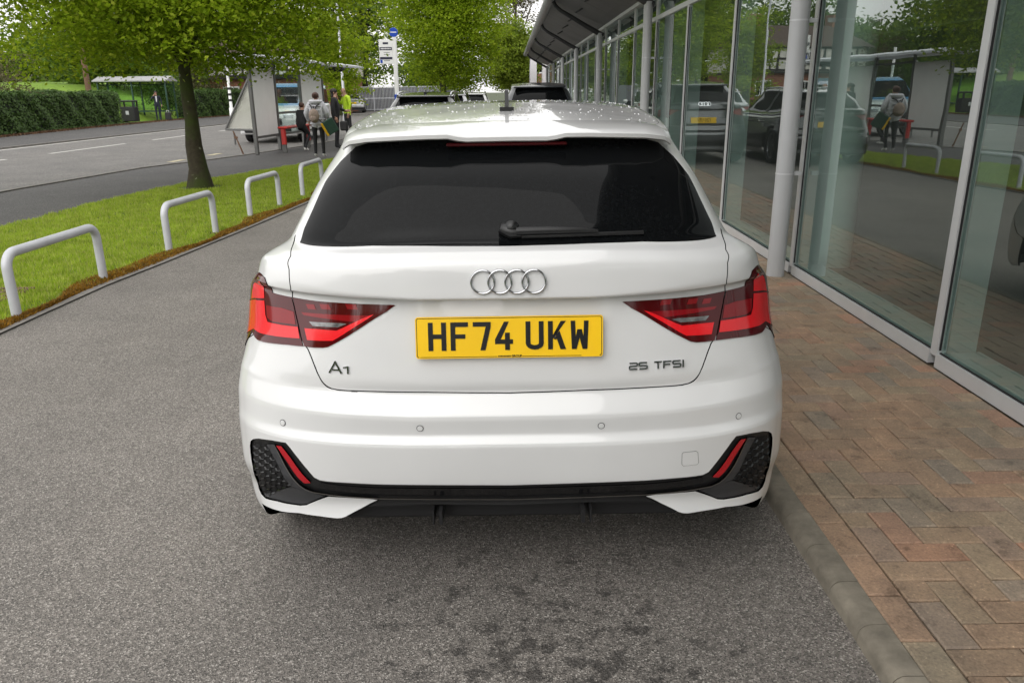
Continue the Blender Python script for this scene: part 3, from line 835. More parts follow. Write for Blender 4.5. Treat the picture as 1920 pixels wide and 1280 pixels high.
# tailgate (shut line read along its left edge)
SHUT = [(543, 505), (543.5, 522), (546, 540), (549.4, 556.5), (556, 585), (562, 612), (567, 636), (572, 645), (579, 655), (586, 672), (593, 690), (599, 704), (606, 716), (613, 722.5), (621.5, 727), (634, 729.5), (648, 730.8), (720, 733), (800, 734), (880, 735)]
tail = [zero(hit(957, 250))] + H((800, 250), (700, 256), (657, 262), (628, 290), (600, 333), (575, 385), (556, 430), (549, 462), (546, 480)) + H(*SHUT) + [zero(hit(957, 735.3))]
tg = panel(net, 'tailgate', sym(tail), 'white_paint', hero, 0, .012, .1, .1)
# rear window over it
rw = [zero(hit(957, 262))] + H((800, 262), (700, 267), (668, 276), (640, 303), (612, 340), (590, 388), (572, 428), (563, 455), (575, 458.5), (700, 460.5), (830, 461.5)) + [zero(hit(957, 461.5))]
panel(net, 'rear_window', sym(rw), 'privacy_glass', tg, .0025, .004, .1, .1)
# quarter panels and sides as one pressing with the sills, arches cut out
q = H((544.2, 480), (541.2, 505), (541.7, 522), (544.2, 540), (547.4, 556.5), (554, 585), (560, 612), (564.5, 633))
q += H((520, 626.4), (490, 618.2))
ar = arch_pts(WC_R, 140.6, -12, 22)
q += [(-net.side(.391, .733)[0], net.side(.391, .733)[1]), ar[0]] + ar[1:]
q += [(-u, v) for u, v in [net.side(1.05, .215), net.side(1.9, .215), net.side(2.78, .215)] if u]
q += arch_pts(WC_F, 192, 20, 24)
fr = net.side(3.72, .60)
q += [(-fr[0], fr[1]), (-12.6, 13.0), (-12.6, 15.2)]
q += [(-12, 16.0), (-11.2, 17.2), (-10.5, 18.05), (-8, 18.1), (-6, 18.15), (-5.2, 18.5), (-4.9, 19.5), (-4.7, 20.6), (-4.6, 21.2), (-5.5, 21.5), (-8, 21.5), (-10.5, 21.5), (-11.2, 21.6), (-11.2, 22.26), (-8, 22.27), (-5, 22.27), (-4.4, 22.27)]
q += H((636, 276), (626, 290), (598.2, 333), (573.2, 385), (554.2, 430), (547.2, 462))
qs = both('quarter_panel', q, 'white_paint', hero, dv=.15)
# roof, bonnet, front bumper
panel(net, 'roof', [(-.0, 22.45)] + [(u, 22.45) for u in np.arange(-.2, -12.01, -.2)] + [(-15, 22.45), (-15, 24.99), (0, 24.99)], 'white_paint', hero) if False else None
rf = [(-x, 22.29) for x in np.linspace(0, 15, 61)]
rp = rf + [(-15, 24.98), (0, 24.98)]
a_, b_ = both('roof', rp, 'white_paint', hero, skirt=0)
bon = [(-12.7, 15.3), (-12.1, 16.1), (-11.3, 17.25), (-11.3, 17.9), (-15, 17.9), (-15, 15.3)]
panel(net, 'bonnet', bon + [(-u, v) for u, v in bon[::-1]][2:4] if False else bon, 'white_paint', hero); panel(net, 'bonnet', mirror_poly(bon), 'white_paint', hero)
fb = [(-12.7, 13.0)] + [(-fr[0] - .08, fr[1])] + [p for p in arch_pts(WC_F, 18, -14, 6)] + [(-12, .4), (-15, .4), (-15, 15.1), (-12.7, 15.1)]
both('front_bumper', fb, 'white_paint', hero)
fg = [(-15, 3), (-13.3, 3), (-13.0, 7), (-13.6, 12.4), (-15, 12.6)]
both('radiator_grille', fg, 'trim_black', hero, off=.004)
both('headlamp', [(-12.2, 12.6), (-13.4, 12.9), (-13.3, 14.9), (-11.6, 14.6)], 'headlamp', hero, off=.004)
both('windscreen', [(-11.6, 18.15), (-15, 18.15), (-15, 21.9), (-11.5, 21.7)], 'privacy_glass', hero, off=.001)
both('side_window', [(-5.6, 18.4), (-8.0, 18.35), (-8.0, 21.35), (-5.1, 21.35)], 'privacy_glass', hero, off=-.004)
both('side_window', [(-8.12, 18.35), (-10.9, 18.35), (-11.0, 21.3), (-8.12, 21.35)], 'privacy_glass', hero, off=-.004)
# rear bumper with corner openings and the white winglets below them
bt = [zero(hit(957, 737.6))] + H((880, 737.3), (800, 736.4), (720, 735.3), (648, 733), (633, 731.8), (620.5, 729), (611.5, 724.5), (604.5, 717.5), (597.4, 705.4), (591, 691), (584, 673), (577, 656), (570.5, 646), (566, 638))
bt += H((520, 628.2), (492, 620))
aside = net.side(.388, .731)
bt += [(-aside[0], aside[1])] + arch_pts(WC_R, 141.4, 194, 12)
bt += [(-5.2, .35), (-4.6, .3)]
LIPB = [(491, 942.5), (505, 951), (560, 961), (600, 967), (631, 971), (640, 970.5), (648, 968), (680, 951), (708, 936.8)]
LIPT = [(690, 934.5), (650, 932.5), (616, 930.5), (600, 936), (575, 946.5), (563, 947.5), (552.5, 946), (520, 939.5), (498, 934), (490, 926), (485, 915), (478, 893), (473.8, 875), (469.5, 850), (468.5, 835), (470, 826), (475, 822.5), (485, 821.6), (510, 825), (535.6, 829.4), (550, 847), (565, 866), (580, 884), (589, 894.5), (600, 900), (614, 902), (660, 905), (710, 907.5), (800, 908.7), (880, 909)]
bt += H(*LIPB) + H(*LIPT) + [zero(hit(957, 909.3))]
bumper = panel(net, 'rear_bumper', sym(bt), 'white_paint', hero, 0, .02, .1, .1)
# black trim inside the openings
tr = [zero(hit(957, 907))] + H((800, 906.5), (700, 905), (614, 899), (596, 895), (570, 865), (540, 827), (500, 821), (470, 819), (463, 835), (469, 880), (482, 922), (492, 938), (552, 950), (572, 951), (616, 934), (712, 939), (700, 946), (690, 951), (720, 947), (800, 946)) + [zero(hit(957, 947))]
trim = panel(net, 'bumper_trim', sym(tr), 'trim_black', hero, -.007, .006, .1, .1)
st = [zero(hit(957, 918.5))] + H((800, 918), (712, 917), (640, 912), (600, 906)) + H((597, 915), (640, 924), (712, 928.5), (800, 930.5)) + [zero(hit(957, 931))]
panel(net, 'gloss_strip', sym(st), 'trim_gloss', trim, -.005, .003, .1, .1)
line_px = [(514.5, 834), (524, 852), (535.6, 875), (547, 893), (561, 908.8), (572, 916.5), (586, 921.8), (610, 926), (637, 929.3), (672, 932), (710, 934), (800, 935.2), (880, 935.5)]
ln = bar(line_px, [.4, .7, .8, .8, .8, .8, .8, .9, .9, .9, .9, .9, .9])
k = len(line_px)
lnp = [zero(hit(957, 936.5))] + [hit(*p) for p in ln[:k][::-1]] + [hit(*p) for p in ln[k:][::-1]] + [zero(hit(957, 934.7))]
panel(net, 'bright_line', sym(lnp), 'steel', trim, .001, .003, .1, .1)
both('corner_blade', H((499, 833), (514, 833), (536, 876), (561, 910), (585, 923), (616, 929), (572, 921), (545, 912), (520, 870)), 'trim_grey', trim, off=-.002, skirt=.005, du=.1, dv=.1)
both('corner_shelf', H((545, 914), (572, 922), (608, 931), (575, 944.5), (563, 945.5), (552, 944), (520, 937), (499, 932), (494, 927)), 'trim_grey', trim, off=-.004, skirt=.004, du=.1, dv=.1)
both('reflector', H((517.5, 835), (527, 836), (543, 856), (580, 902), (582, 905), (571, 906), (558, 894), (540, 868)), 'reflector_red', trim, off=0.0, skirt=.004, du=.1, dv=.1)
GR = [(474, 830), (503, 834), (522, 870), (546, 911), (496, 926), (488, 918), (477, 880)]
def inside(p, poly):
    c = False; j = len(poly) - 1
    for i in range(len(poly)):
        if (poly[i][1] > p[1]) != (poly[j][1] > p[1]) and p[0] < (poly[j][0] - poly[i][0]) * (p[1] - poly[i][1]) / (poly[j][1] - poly[i][1]) + poly[i][0]: c = not c
        j = i
    return c
both('grille_well', H(*GR), 'gap_black', trim, off=-.006, skirt=0, du=.1, dv=.1)
for sd in (1, -1):
    gm = MB()
    for iy in range(-1, 9):
        for ix in range(0, 9):
            cx = 470 + ix * 10.2; cy = 828 + iy * 12.4 + (6.2 if ix % 2 else 0) + ix * 1.2
            if not inside((cx, cy), GR): continue
            ro = []; ri = []
            for a in range(6):
                an = R_(60 * a)
                for lst, rad, of in ((ro, 6.6, -.001), (ri, 5.0, -.004)):
                    u, v = hit(cx + rad * .98 * math.cos(an), cy + rad * math.sin(an))
                    lst.append(net.S(u * sd, v, of)[0])
            gm.add(ro + ri, [(a, (a + 1) % 6, 6 + (a + 1) % 6, 6 + a) for a in range(6)])
    tag(gm.build('honeycomb', 'trim_gloss', trim), kind='stuff')
# diffuser under the strip
df = MB()
for sx in (-1, 1):
    df.box((sx * .21, .075, .29), (.010, .12, .045)); df.box((sx * .232, .075, .29), (.005, .12, .045))
df.box((0, .12, .292), (1.02, .05, .10), bev=.01)
df.build('diffuser', 'gap_black', hero)
MB().box((0, 2.0, .235), (1.45, 3.3, .05)).build('underfloor', 'gap_black', hero)
# parking sensors and towing cover
for px, py in ((530.5, 792), (787.5, 802.5)):
    u, v = hit(px, py)
    for sd in (1, -1):
        p, n = net.S(u * sd, v, .0005); Mx = Matrix.Translation(p) @ n.to_track_quat('Z', 'Y').to_matrix().to_4x4()
        b = MB(); b.lathe([(0, 0), (.0082, 0), (.0082, .0015), (0, .0022)], 20, Mx); sn = b.build('parking_sensor', 'white_paint', bumper, 30)
        b = MB(); b.lathe([(.0084, 0), (.0102, 0), (.0102, .0006), (.0084, .0006)], 20, Mx, True); b.build('sensor_ring', 'trim_grey', sn)
tw = [(-14.5, -8), (-12, -11), (12, -13), (15, -10), (15.5, 9), (12.5, 12), (-13, 14), (-15.5, 11)]
hu = [hit(960 - (1290.5 - 954) + (-x), 868 + y) for x, y in tw]
cov = panel(net, 'towing_cover', [(-u, v) for u, v in hu], 'white_paint', bumper, .0012, .0012, .1, .1)
outl = [(u, v) for u, v in hu]
em = MB(); loop = [net.S(-u, v, .0008)[0] for u, v in hu]
em.tube(loop + loop[:1], .0007, 5, False); em.build('cover_gap', 'trim_grey', cov)
# ---------------------------------------------------------------- tail lamps
LAMP_O = [(486.6, 510.6), (491, 514), (497.3, 520.5), (505.6, 536.9), (512.2, 548.9), (530, 553.5), (547.4, 557.0), (554.0, 585), (560.2, 612), (565.4, 635), (569.5, 649), (540, 646), (494.7, 640.7), (484, 637), (479.4, 632), (474, 622)]
LAMP_I = [(549.8, 557.3), (593, 564.2), (658.7, 568.8), (738, 571.6), (741, 572.5), (724.3, 584.6), (680, 612), (630, 642.5), (615, 650.2), (606, 651.7), (590, 651.2), (572, 649.4), (567.6, 636), (562.4, 612), (556.2, 585)]
so = [net.side(.42, .705), net.side(.455, .735), net.side(.47, .82), net.side(.44, .885), net.side(.40, .93)]
lo = H(*LAMP_O) + [(-u, v) for u, v in so]
lo_a = both('tail_lamp', lo, 'lamp_dark', hero, off=.003, skirt=.006, du=.1, dv=.1)
li_a = both('tailgate_lamp', H(*LAMP_I), 'lamp_dark', tg, off=.003, skirt=.006, du=.1, dv=.1)
for k, (plo, pli, sg) in enumerate(zip(lo_a, li_a, (1, -1))):
    def lp(name, pts, mat, par, off, extra=None, sk=.0025):
        hv = H(*pts) + (extra or [])
        return panel(net, name, [(u * sg, v) for u, v in hv], mat, par, off, sk, .1, .1)
    e1 = [net.side(.375, .755), net.side(.40, .80), net.side(.39, .868)]
    lp('light_guide', [(473, 563), (498, 563.5), (500, 590), (504, 603), (512, 605.5), (560, 612.5), (563.5, 634), (520, 630), (490, 624), (478, 616)], 'lamp_red', plo, .0045, [(-u, v) for u, v in e1])
    lp('light_spike', [(474, 560), (489, 527), (494, 533), (498, 559)], 'lamp_red', plo, .0045)
    lp('light_pocket', [(501, 572), (503, 595), (512, 602), (556, 608), (552, 584), (530, 577)], 'lamp_mid', plo, .004)
    lp('light_guide', [(572.5, 615), (600, 617), (632, 619.5), (645, 614), (693, 591.5), (702, 589), (690, 598), (625, 638.5), (600, 638.5), (577.5, 637)], 'lamp_red', pli, .0045)
    lp('light_bar', [(566, 585), (700, 596 - 4.5), (668, 603.5), (571, 590.5)], 'lamp_mid', pli, .004)
    lp('reversing_lamp', [(581, 602.5), (640, 605.5), (651, 607), (634, 613.5), (588, 611)], 'lamp_clear', pli, .0045)
    for j, (x0, x1) in enumerate(((575, 590), (600, 618), (648, 668))):
        lp('light_facet', [(x0, 569.5), (x1, 570.5), (x1 + 4, 580.5), (x0 + 4, 579)], 'lamp_mid', pli, .004)
# ---------------------------------------------------------------- plate, badges, wiper, spoiler, aerial
def frame_at(px, py, off=0.0, s=1):
    u, v = hit(px, py); p, n = net.S(u * s, v, off)
    zx = Vector((1, 0, 0)); zz = n.cross(zx) if False else None
    up = Vector((0, 0, 1)); right = up.cross(n).normalized(); upv = n.cross(right).normalized()
    M = Matrix((( right.x, upv.x, n.x, p.x), (right.y, upv.y, n.y, p.y), (right.z, upv.z, n.z, p.z), (0, 0, 0, 1)))
    return M
u_, v_ = hit(956, 630); pp, pn = net.S(0.0001, v_, 0)
ptop = net.S(0.0, hit(956, 592)[1])[0]; pbot = net.S(0.0, hit(956, 668)[1])[0]
pd = (ptop - pbot).normalized(); pn = Vector((1, 0, 0)).cross(pd)
if pn.y > 0: pn = -pn
pp = (ptop + pbot) / 2
PM = Matrix(((1, pd.x, pn.x, pp.x), (0, pd.y, pn.y, pp.y), (0, pd.z, pn.z, pp.z), (0, 0, 0, 1))) @ Matrix.Translation((0, 0, .010))
def rounded(w, h, r, n=5):
    o = []
    for cx, cy, a in ((w/2 - r, h/2 - r, 0), (-w/2 + r, h/2 - r, 90), (-w/2 + r, -h/2 + r, 180), (w/2 - r, -h/2 + r, 270)):
        for i in range(n + 1): o.append((cx + r * math.cos(R_(a + 90 * i / n)), cy + r * math.sin(R_(a + 90 * i / n))))
    return o
PW, PH = .520, .116
npl = MB().prism(rounded(PW, PH, .008), .008, PM).build('number_plate', 'plate_yellow', tg)
Mo = PM @ Matrix.Translation((0, 0, .0084))
bd = MB(); a = rounded(PW - .006, PH - .006, .006); b2 = rounded(PW - .0095, PH - .0095, .005); nn = len(a)
for i in range(nn):
    j = (i + 1) % nn
    if -PH/2 + .01 > (a[i][1] + a[j][1]) / 2 and abs(a[i][0] - a[j][0]) > .1: 
        for x0, x1 in ((-PW/2 + .012, -.034), (.036, .20)):
            bd.quad(*[Mo @ Vector((x, y, 0)) for x, y in ((x0, -PH/2 + .003), (x1, -PH/2 + .003), (x1, -PH/2 + .0046), (x0, -PH/2 + .0046))])
        continue
    bd.quad(*[Mo @ Vector((*p, 0)) for p in (a[i], a[j], b2[j], b2[i])])
bd.build('plate_border', 'plate_ink', npl)
CW, CH, SW = .050, .079, .0135
def chars():
    H_, W_, s = CH, CW, SW
    d = {}
    d['H'] = [[(0, 0), (s, 0), (s, H_), (0, H_)], [(W_ - s, 0), (W_, 0), (W_, H_), (W_ - s, H_)], [(s, H_/2 - s*.45), (W_ - s, H_/2 - s*.45), (W_ - s, H_/2 + s*.5), (s, H_/2 + s*.5)]]
    d['F'] = [[(0, 0), (s, 0), (s, H_), (0, H_)], [(s, H_ - s*.95), (W_ - .001, H_ - s*.95), (W_ - .001, H_), (s, H_)], [(s, H_/2 - s*.45), (W_ - .009, H_/2 - s*.45), (W_ - .009, H_/2 + s*.45), (s, H_/2 + s*.45)]]
    d['7'] = [[(0, H_ - s*.95), (W_, H_ - s*.95), (W_, H_), (0, H_)], [(W_ - s*1.05, H_ - s*.95), (.020, 0), (.020 + s*1.05, 0), (W_, H_ - s*.95)]]
    d['4'] = [[(0, s*1.25), (0, s*2.2), (W_, s*2.2), (W_, s*1.25)], [(0, s*2.2), (.0255, H_), (.0255 + s*1.0, H_), (s*1.15, s*2.2)], [(W_ - s*1.65, 0), (W_ - s*.65, 0), (W_ - s*.65, s*3.6), (W_ - s*1.65, s*3.6)]]
    U = []; 
    n = 8; r = W_/2; ri = r - s
    d['U'] = [[(0, .018), (s, .018), (s, H_), (0, H_)], [(W_ - s, .018), (W_, .018), (W_, H_), (W_ - s, H_)]]
    for i in range(n):
        a0, a1 = R_(180 + 180*i/n), R_(180 + 180*(i+1)/n)
        fy = .018 / r
        d['U'].append([(r + r*math.cos(a0), .018 + .018*math.sin(a0)), (r + r*math.cos(a1), .018 + .018*math.sin(a1)), (r + ri*math.cos(a1), .018 + (.018 - s*.95)*math.sin(a1)), (r + ri*math.cos(a0), .018 + (.018 - s*.95)*math.sin(a0))])
    d['K'] = [[(0, 0), (s, 0), (s, H_), (0, H_)], [(s, H_*.36), (W_ - s*1.1, H_), (W_, H_), (s*1.0, H_*.60 - s*.55)], [(s*1.55, H_*.50), (s*2.35, H_*.66), (W_, 0), (W_ - s*1.15, 0)]]
    d['W'] = [[(0, H_), (s*.95, H_), (s*1.15, 0), (s*.25, 0)], [(W_ - s*.95, H_), (W_, H_), (W_ - s*.25, 0), (W_ - s*1.15, 0)], [(s*.45, 0), (s*1.25, 0), (W_/2 + s*.45, H_*.70), (W_/2 - s*.45, H_*.70)], [(W_ - s*1.25, 0), (W_ - s*.45, 0), (W_/2 + s*.45, H_*.70), (W_/2 - s*.45, H_*.70)]]
    return d
cd = chars()
xs0 = [-.2245, -.1625, -.1005, -.0395, .0455, .1075, .1700]
for ch, x0 in zip('HF74UKW', xs0):
    b = MB()
    for kk, poly in enumerate(cd[ch]): b.prism([(x + x0, y - CH/2 + .0035) for x, y in poly], .0009 + kk * .00012, Mo)
    b.build('plate_character', 'plate_ink', npl)
text_mesh('GROUP', .0085, .0003, 'plate_ink', 'dealer_lettering', npl, Mo @ Matrix.Translation((.020, -PH/2 + .0048, .0006)), bold=.0003)
b = MB()
for k in range(9): b.box((-.030 + k * .0040, -PH/2 + .0048, .0006), (.0028, .0042, .0006), M=Mo)
b.build('dealer_marks', 'plate_ink', npl)

for sx in (-.001,):
    b = MB(); b.lathe([(0, .003), (.004, .002), (.005, 0)], 12, Mo @ Matrix.Translation((.128, -.004, .0006))); b.build('plate_screw', 'plate_ink', npl)
# four rings
rb = thing_part('ring_badge', tg); fm = frame_at(957, 528, .004)
fm = Matrix.Translation((0 - fm.translation.x, 0, 0)) @ fm
for i in range(4):
    b = MB(); ro, wd = .0345, .0062
    b.lathe([(ro - wd, -.001), (ro - wd, .002), (ro - wd*.85, .0042), (ro - wd*.5, .0054), (ro - wd*.15, .0042), (ro, .002), (ro, -.001)], 44, fm @ Matrix.Translation(((i - 1.5) * .0462, 0, -.0015 + (i % 2) * .0004)))
    b.build('ring', 'chrome', rb, 80)
# model badges (raised chrome strokes)
def strokes(name, M, polys, parent, depth=.0028):
    b = MB()
    for kk, p in enumerate(polys): b.prism(p, depth + kk * .00008, M)
    return b.build(name, 'chrome', parent)
def seg(x0, y0, x1, y1, w):
    dx, dy = x1 - x0, y1 - y0; l = math.hypot(dx, dy); nx, ny = -dy / l * w / 2, dx / l * w / 2
    return [(x0 + nx, y0 + ny), (x1 + nx, y1 + ny), (x1 - nx, y1 - ny), (x0 - nx, y0 - ny)]
fa = frame_at(638, 689, .001)
w = .0042
strokes('model_badge', fa @ Matrix.Diagonal((1.2, 1.2, 1, 1)), [seg(-.027, -.0135, -.011, .0150, w), seg(-.0125, .0150, .004, -.0135, w * 1.15), seg(-.019, -.0055, -.003, -.0055, w * .8),
                            seg(.020, -.0135, .020, .0035, w), seg(.008, .0005, .0215, .0035, w * .7)], tg)
fb_ = frame_at(960 - (1245 - 954) - 2, 691, .001, -1)
cw, chh = .0175, .0150
def glyph(ch, x):
    a, b, c = x, x + cw, chh; m = c / 2; t = .0034
    G = {'2': [seg(a, c, b, c, t), seg(b, c, b, m, t), seg(b, m, a, m, t), seg(a, m, a, 0, t), seg(a, 0, b, 0, t)],
         '5': [seg(b, c, a, c, t), seg(a, c, a, m, t), seg(a, m, b, m, t), seg(b, m, b, 0, t), seg(b, 0, a, 0, t)],
         'T': [seg(a, c, b, c, t), seg((a + b) / 2, c, (a + b) / 2, -t/2, t)],
         'F': [seg(a, c + t/2, a, -t/2, t), seg(a, c, b, c, t), seg(a, m, b - .003, m, t)],
         'S': [seg(b, c, a, c, t), seg(a, c, a, m, t), seg(a, m, b, m, t), seg(b, m, b, 0, t), seg(b, 0, a, 0, t)],
         'I': [seg(a, c + t/2, a, -t/2, t)]}
    return G[ch]
gl = []
for ch, x in zip('25TFSI', (-.083, -.060, -.0255, -.003, .0185, .0425)): gl += glyph(ch, x * .98)
strokes('engine_badge', fb_ @ Matrix.Diagonal((1.27, 1.15, 1, 1)) @ Matrix.Translation((.002, -.0075, 0)), gl, tg)
# wiper
wp = thing_part('rear_wiper', tg); f0 = frame_at(960, 437, .012); p0 = net.S(0.0, hit(957, 437)[1], .012)[0]
def on_glass(px, py, off):
    m = 2 * 955.5 - px
    if px > 956: u, v = hit(m, py + (px - 956) * .018); u = -u
    else: u, v = hit(px, py)
    return net.S(u, v, off)[0]
b = MB()
hubp = [on_glass(x, y, .012) for x, y in ((947, 424), (953, 432), (965, 440), (985, 441))]
b.tube(hubp, [.010, .020, .019, .014], 12); b.ball(on_glass(957, 433, .018), (.022, .018, .022))
b.build('wiper_hub', 'trim_black', wp, 60)
b = MB(); b.tube([on_glass(x, y, o) for x, y, o in ((975, 440, .020), (1030, 439.5, .022), (1085, 439, .019), (1126, 440, .014))], [.013, .012, .010, .006], 8); b.build('wiper_arm', 'trim_black', wp, 60)
b = MB(); b.tube([on_glass(x, y, o) for x, y, o in ((985, 447, .008), (1060, 446, .009), (1130, 443.5, .009), (1211, 440.5, .008))], .006, 6); b.build('wiper_blade', 'trim_black', wp, 60)
# roof spoiler with a shallower middle
sp = MB(); xs_ = [-.508, -.500, -.48, -.42, -.33, -.24, -.175, -.145, -.12, 0, .12, .145, .175, .24, .33, .42, .48, .500, .508]
rows_ = []
for x in xs_:
    ax = abs(x); mid = 1 if ax <= .13 else (0 if ax >= .18 else (.18 - ax) / .05)
    yt = .352 + .085 * (ax / .51) ** 2.6 + .03 * max(0, (ax - .44) / .07) ** 2 + .012 * mid
    zt = lambda y: float(roofz(x, y)) 
    y1 = yt + .26
    e = .16 * max(0, (ax - .45) / .058) ** 2
    zb = 1.350 - .020 * (ax / .55) ** 2 - .012 * mid
    rows_.append([(x, y1, zt(y1) + .002 - e * .1), (x, yt + .16, zt(yt + .16) + .007 - e * .1), (x, yt + .05, zt(yt + .06) + .009 - .004 * mid - e * .1), (x, yt + .010, zb + .020 - e * .12), (x, yt, zb + .015 - e * .12), (x, yt + .002, zb + .004 - e * .12), (x, yt + .010, zb - e * .12), (x, yt + .09, zb + .006), (x, y1, zb + .0)])
nr = len(rows_[0]); vs = [p for r in rows_ for p in r]; fs = []
for i in range(len(rows_) - 1):
    for j in range(nr - 1): fs.append((i*nr + j, i*nr + j+1, (i+1)*nr + j+1, (i+1)*nr + j))
fs += [tuple(range(nr)), tuple((len(rows_)-1)*nr + j for j in range(nr))]
sp.add(vs, fs); spo = sp.build('roof_spoiler', 'white_paint', tg, 38)
b = MB(); b.box((0, .384, 1.331), (.36, .016, .010), bev=.003); b.build('high_brake_lamp', 'brake_strip', spo)
# aerial
ua, va = hit(952, 207); ap, an = net.S(0, va, 0)
ae = thing_part('aerial', hero)
b = MB(); b.prism([(-.026, -.035), (.026, -.035), (.022, .045), (0, .075), (-.022, .045)], .016, Matrix.Translation(ap - Vector((0, 0, .004)))); 
b.build('aerial_base', 'trim_black', ae, 30)
b = MB(); b.prism([(-.055, 0), (.035, 0), (-.02, .055), (-.05, .058)], .014, Matrix.Translation(ap + Vector((-.007, 0, .015))) @ Matrix(((0, 0, 1, 0), (-1, 0, 0, 0), (0, 1, 0, 0), (0, 0, 0, 1)))); b.build('aerial_fin', 'trim_black', ae)
for y in (WC_R[0], WC_F[0]):
    for s_ in (-1, 1):
        wheel(hero, s_ * .765, y, .312, .20, s_)
        b = MB(); V = []; na = 22
        for k in range(na + 1):
            a = R_(-12 + 204 * k / na)
            for xq, rq in ((.60, ARCH + .012), (.80, ARCH + .012), (.80, ARCH - .004)): V.append((s_ * xq, y + rq * math.cos(a), .312 + rq * math.sin(a)))
        b.add(V, [(3*k + q, 3*k + q + 1, 3*k + q + 4, 3*k + q + 3) for k in range(na) for q in (0, 1)]); b.build('wheel_arch', 'gap_black', hero)
for s_ in (-1, 1):
    b = MB(); b.box((s_ * .95, 2.62, 1.0), (.19, .11, .13), bev=.04); b.box((s_ * .85, 2.64, .955), (.1, .05, .03)); b.build('door_mirror', 'white_paint', hero, 50)

# door shut lines and handles along the sides
for s_ in (-1, 1):
    for pts in ([(.98, .92), (1.0, .75), (1.06, .55), (1.10, .34), (1.16, .27)], [(1.93, .93), (1.94, .6), (1.95, .27)], [(2.86, .90), (2.84, .6), (2.82, .30)], [(1.16, .27), (1.95, .265), (2.82, .30)]):
        fine = []
        for (a, b_), (c, d) in zip(pts, pts[1:]):
            for k in range(7): fine.append((a + (c - a) * k / 7, b_ + (d - b_) * k / 7))
        fine.append(pts[-1]); line3 = []
        for y, z in fine:
            r = net.side(y, z)
            if r: line3.append(net.S(s_ * r[0], r[1], .0002)[0])
        b = MB(); b.tube(line3, .0022, 5); b.build('door_gap', 'gap_black', hero)
    for y in (1.22, 2.10):
        r = net.side(y, .80); p, n = net.S(s_ * r[0], r[1], .012)
        b = MB(); b.box((p.x, p.y, p.z), (.022, .19, .026), bev=.008); b.build('door_handle', 'white_paint', hero, 40)
# rain beads on the roof and shoulders
dr = random.Random(9); bd_ = MB()
for k in range(330):
    u = dr.uniform(.0, 13.5); v = 22.4 + 2.4 * dr.random() ** 1.3
    if dr.random() < .5: u = -u
    p, n = net.S(u, v, .0); r0 = dr.uniform(.0016, .0038)
    bd_.lathe([(r0, 0), (r0 * .85, r0 * .35), (r0 * .45, r0 * .62), (0, r0 * .68)], 7, Matrix.Translation(p) @ n.to_track_quat('Z', 'Y').to_matrix().to_4x4())
simple('water_bead', (.60, .61, .62), .03, coat=1.0)
tag(bd_.build('rain_beads', 'water_bead', hero, True), kind='stuff')
